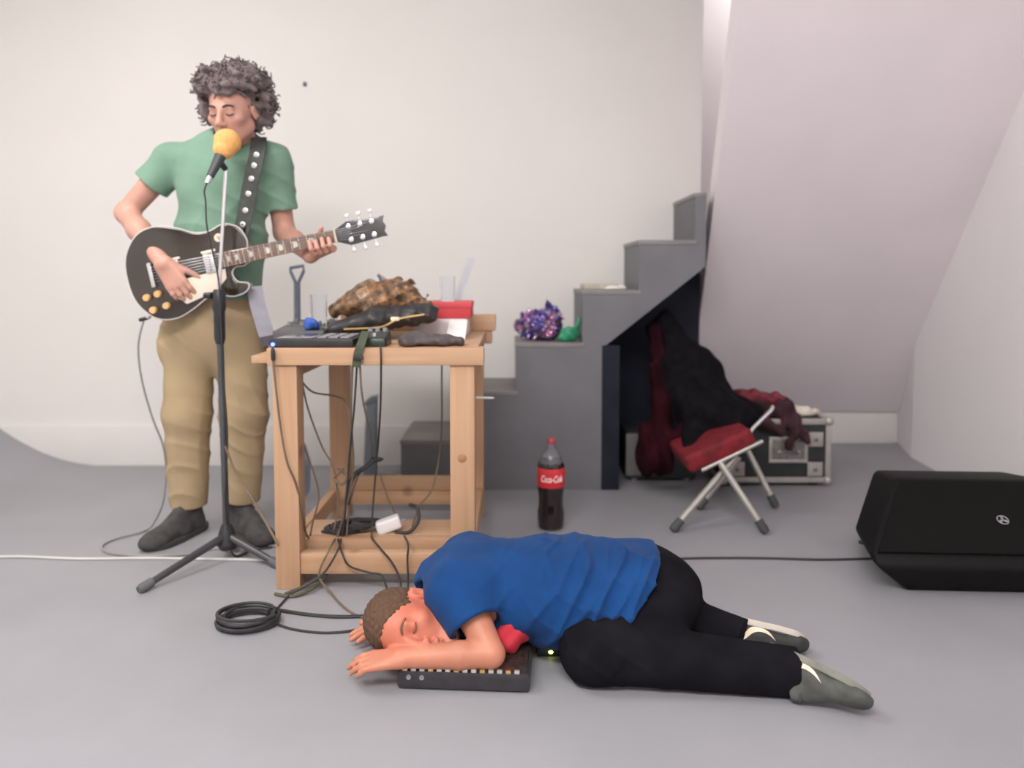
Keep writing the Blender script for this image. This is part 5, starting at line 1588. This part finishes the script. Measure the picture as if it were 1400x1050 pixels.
# ================================================================== things by the lying man
pd0, pd1 = fl(543, 940), fl(690, 945)
exd = Vector((pd1.x - pd0.x, pd1.y - pd0.y, 0))
W_ = exd.length
exd.normalize()
eyd = Vector((-exd.y, exd.x, 0))
pc = Vector((pd0.x, pd0.y - 0.012, 0))
def PP(a, b, c):
    return pc + exd * a + eyd * b + Vector((0, 0, c))
PM = frame(pc, exd, eyd, Vector((0, 0, 1)))
pad_t = thing('sampler', pc + exd * W_ / 2 + eyd * 0.1, 'black sampler box with a sparkling front edge under the lying man\'s forearm', 'sampler')
obj('case', xf(gspan((0, 0, 0.004), (W_ + 0.06, 0.21, 0.050), 0.010), PM), mat('sampler_black', (0.035, 0.032, 0.036), 0.4, var=0.2, scale=40), pad_t)
obj('top_panel', xf(gspan((0.008, 0.010, 0.0502), (W_ + 0.052, 0.20, 0.0535), 0.001), PM), mat('sampler_panel', (0.06, 0.05, 0.04), 0.3, metal=0.4, var=0.5, scale=90), pad_t)
for i in range(14):
    xx = 0.014 + i * (W_ + 0.03) / 14
    obj('button', xf(gspan((xx, 0.001, 0.048), (xx + 0.013, 0.010, 0.056), 0.002), PM), M_alu if i % 3 else M_gold, pad_t)
for i in range(2):
    obj('jack_socket', mv(glathe([(0.006, 0), (0.006, 0.003), (0.0035, 0.003), (0.003, 0.001), (0, 0.001)], 10), PP(0.03 + i * 0.032, 0.0, 0.034), (math.pi / 2, 0, 0)), M_grey, pad_t)
for i in range(4):
    obj('rubber_foot', xf(glathe([(0.010, 0), (0.010, 0.006), (0, 0.006)], 10, (0.03 + (W_ - 0.02) * (i % 2), 0.03 + 0.15 * (i // 2), 0)), PM), M_black, pad_t)
bk_ = fl(752, 899)
bo = thing('belt_pack', bk_, 'small black radio pack with a yellow green light beside the sampler', 'radio pack')
obj('case', gspan((bk_.x - 0.035, bk_.y + 0.004, 0.0), (bk_.x + 0.04, bk_.y + 0.06, 0.022), 0.004), M_black, bo)
obj('light', glathe([(0, -0.005), (0.005, -0.003), (0.007, 0), (0.005, 0.003), (0, 0.005)], 10, (bk_.x + 0.002, bk_.y + 0.004, 0.013)), mat('yellow_green_led', (0.7, 0.8, 0.2), 0.3, emit=(0.75, 0.9, 0.2), estr=2.0), bo, label='small glowing yellow green light')
obj('aerial', gtube(catmull([Vector((bk_.x + 0.035, bk_.y + 0.03, 0.016)), Vector((bk_.x + 0.07, bk_.y + 0.02, 0.01)), Vector((bk_.x + 0.10, bk_.y + 0.03, 0.004))], 5), 0.004, 8), M_black, bo)
rc = thing('red_cloth', Vector((0.0, 1.93, 0.054)), 'crumpled red cloth tucked between the lying man\'s arm and chest', 'cloth')
f = Field((-0.10, 1.78, 0.02), (0.10, 2.04, 0.18), 0.004)
f.ell((-0.005, 1.885, 0.095), (0.034, 0.03, 0.045), k=0.01)
f.ell((0.015, 1.91, 0.10), (0.035, 0.03, 0.04), k=0.02)
f.ell((-0.07, 1.91, 0.075), (0.03, 0.03, 0.03), k=0.02)
f.ripple(0.003, [(90, 60, 90, 0, 1), (-100, 50, 120, 1, 0.7)])
f.plane((0, 0, 0.054), (0, 0, -1))
obj('fabric', f.mesh(), mat('bright_red_cotton', (0.55, 0.03, 0.05), 0.8, var=0.15), rc, sharp=0)

# a thing that is one single mesh needs no holder
for e in [o for o in S.objects if o.type == 'EMPTY' and o.parent is None and len(o.children) == 1 and not o.children[0].children]:
    c = e.children[0]
    nm = e.name
    keep = {k: e[k] for k in ('label', 'category', 'group', 'kind') if k in e}
    c.parent = None
    c.matrix_parent_inverse = Matrix()
    for k, v in keep.items():
        c[k] = v
    bpy.data.objects.remove(e)
    c.name = nm
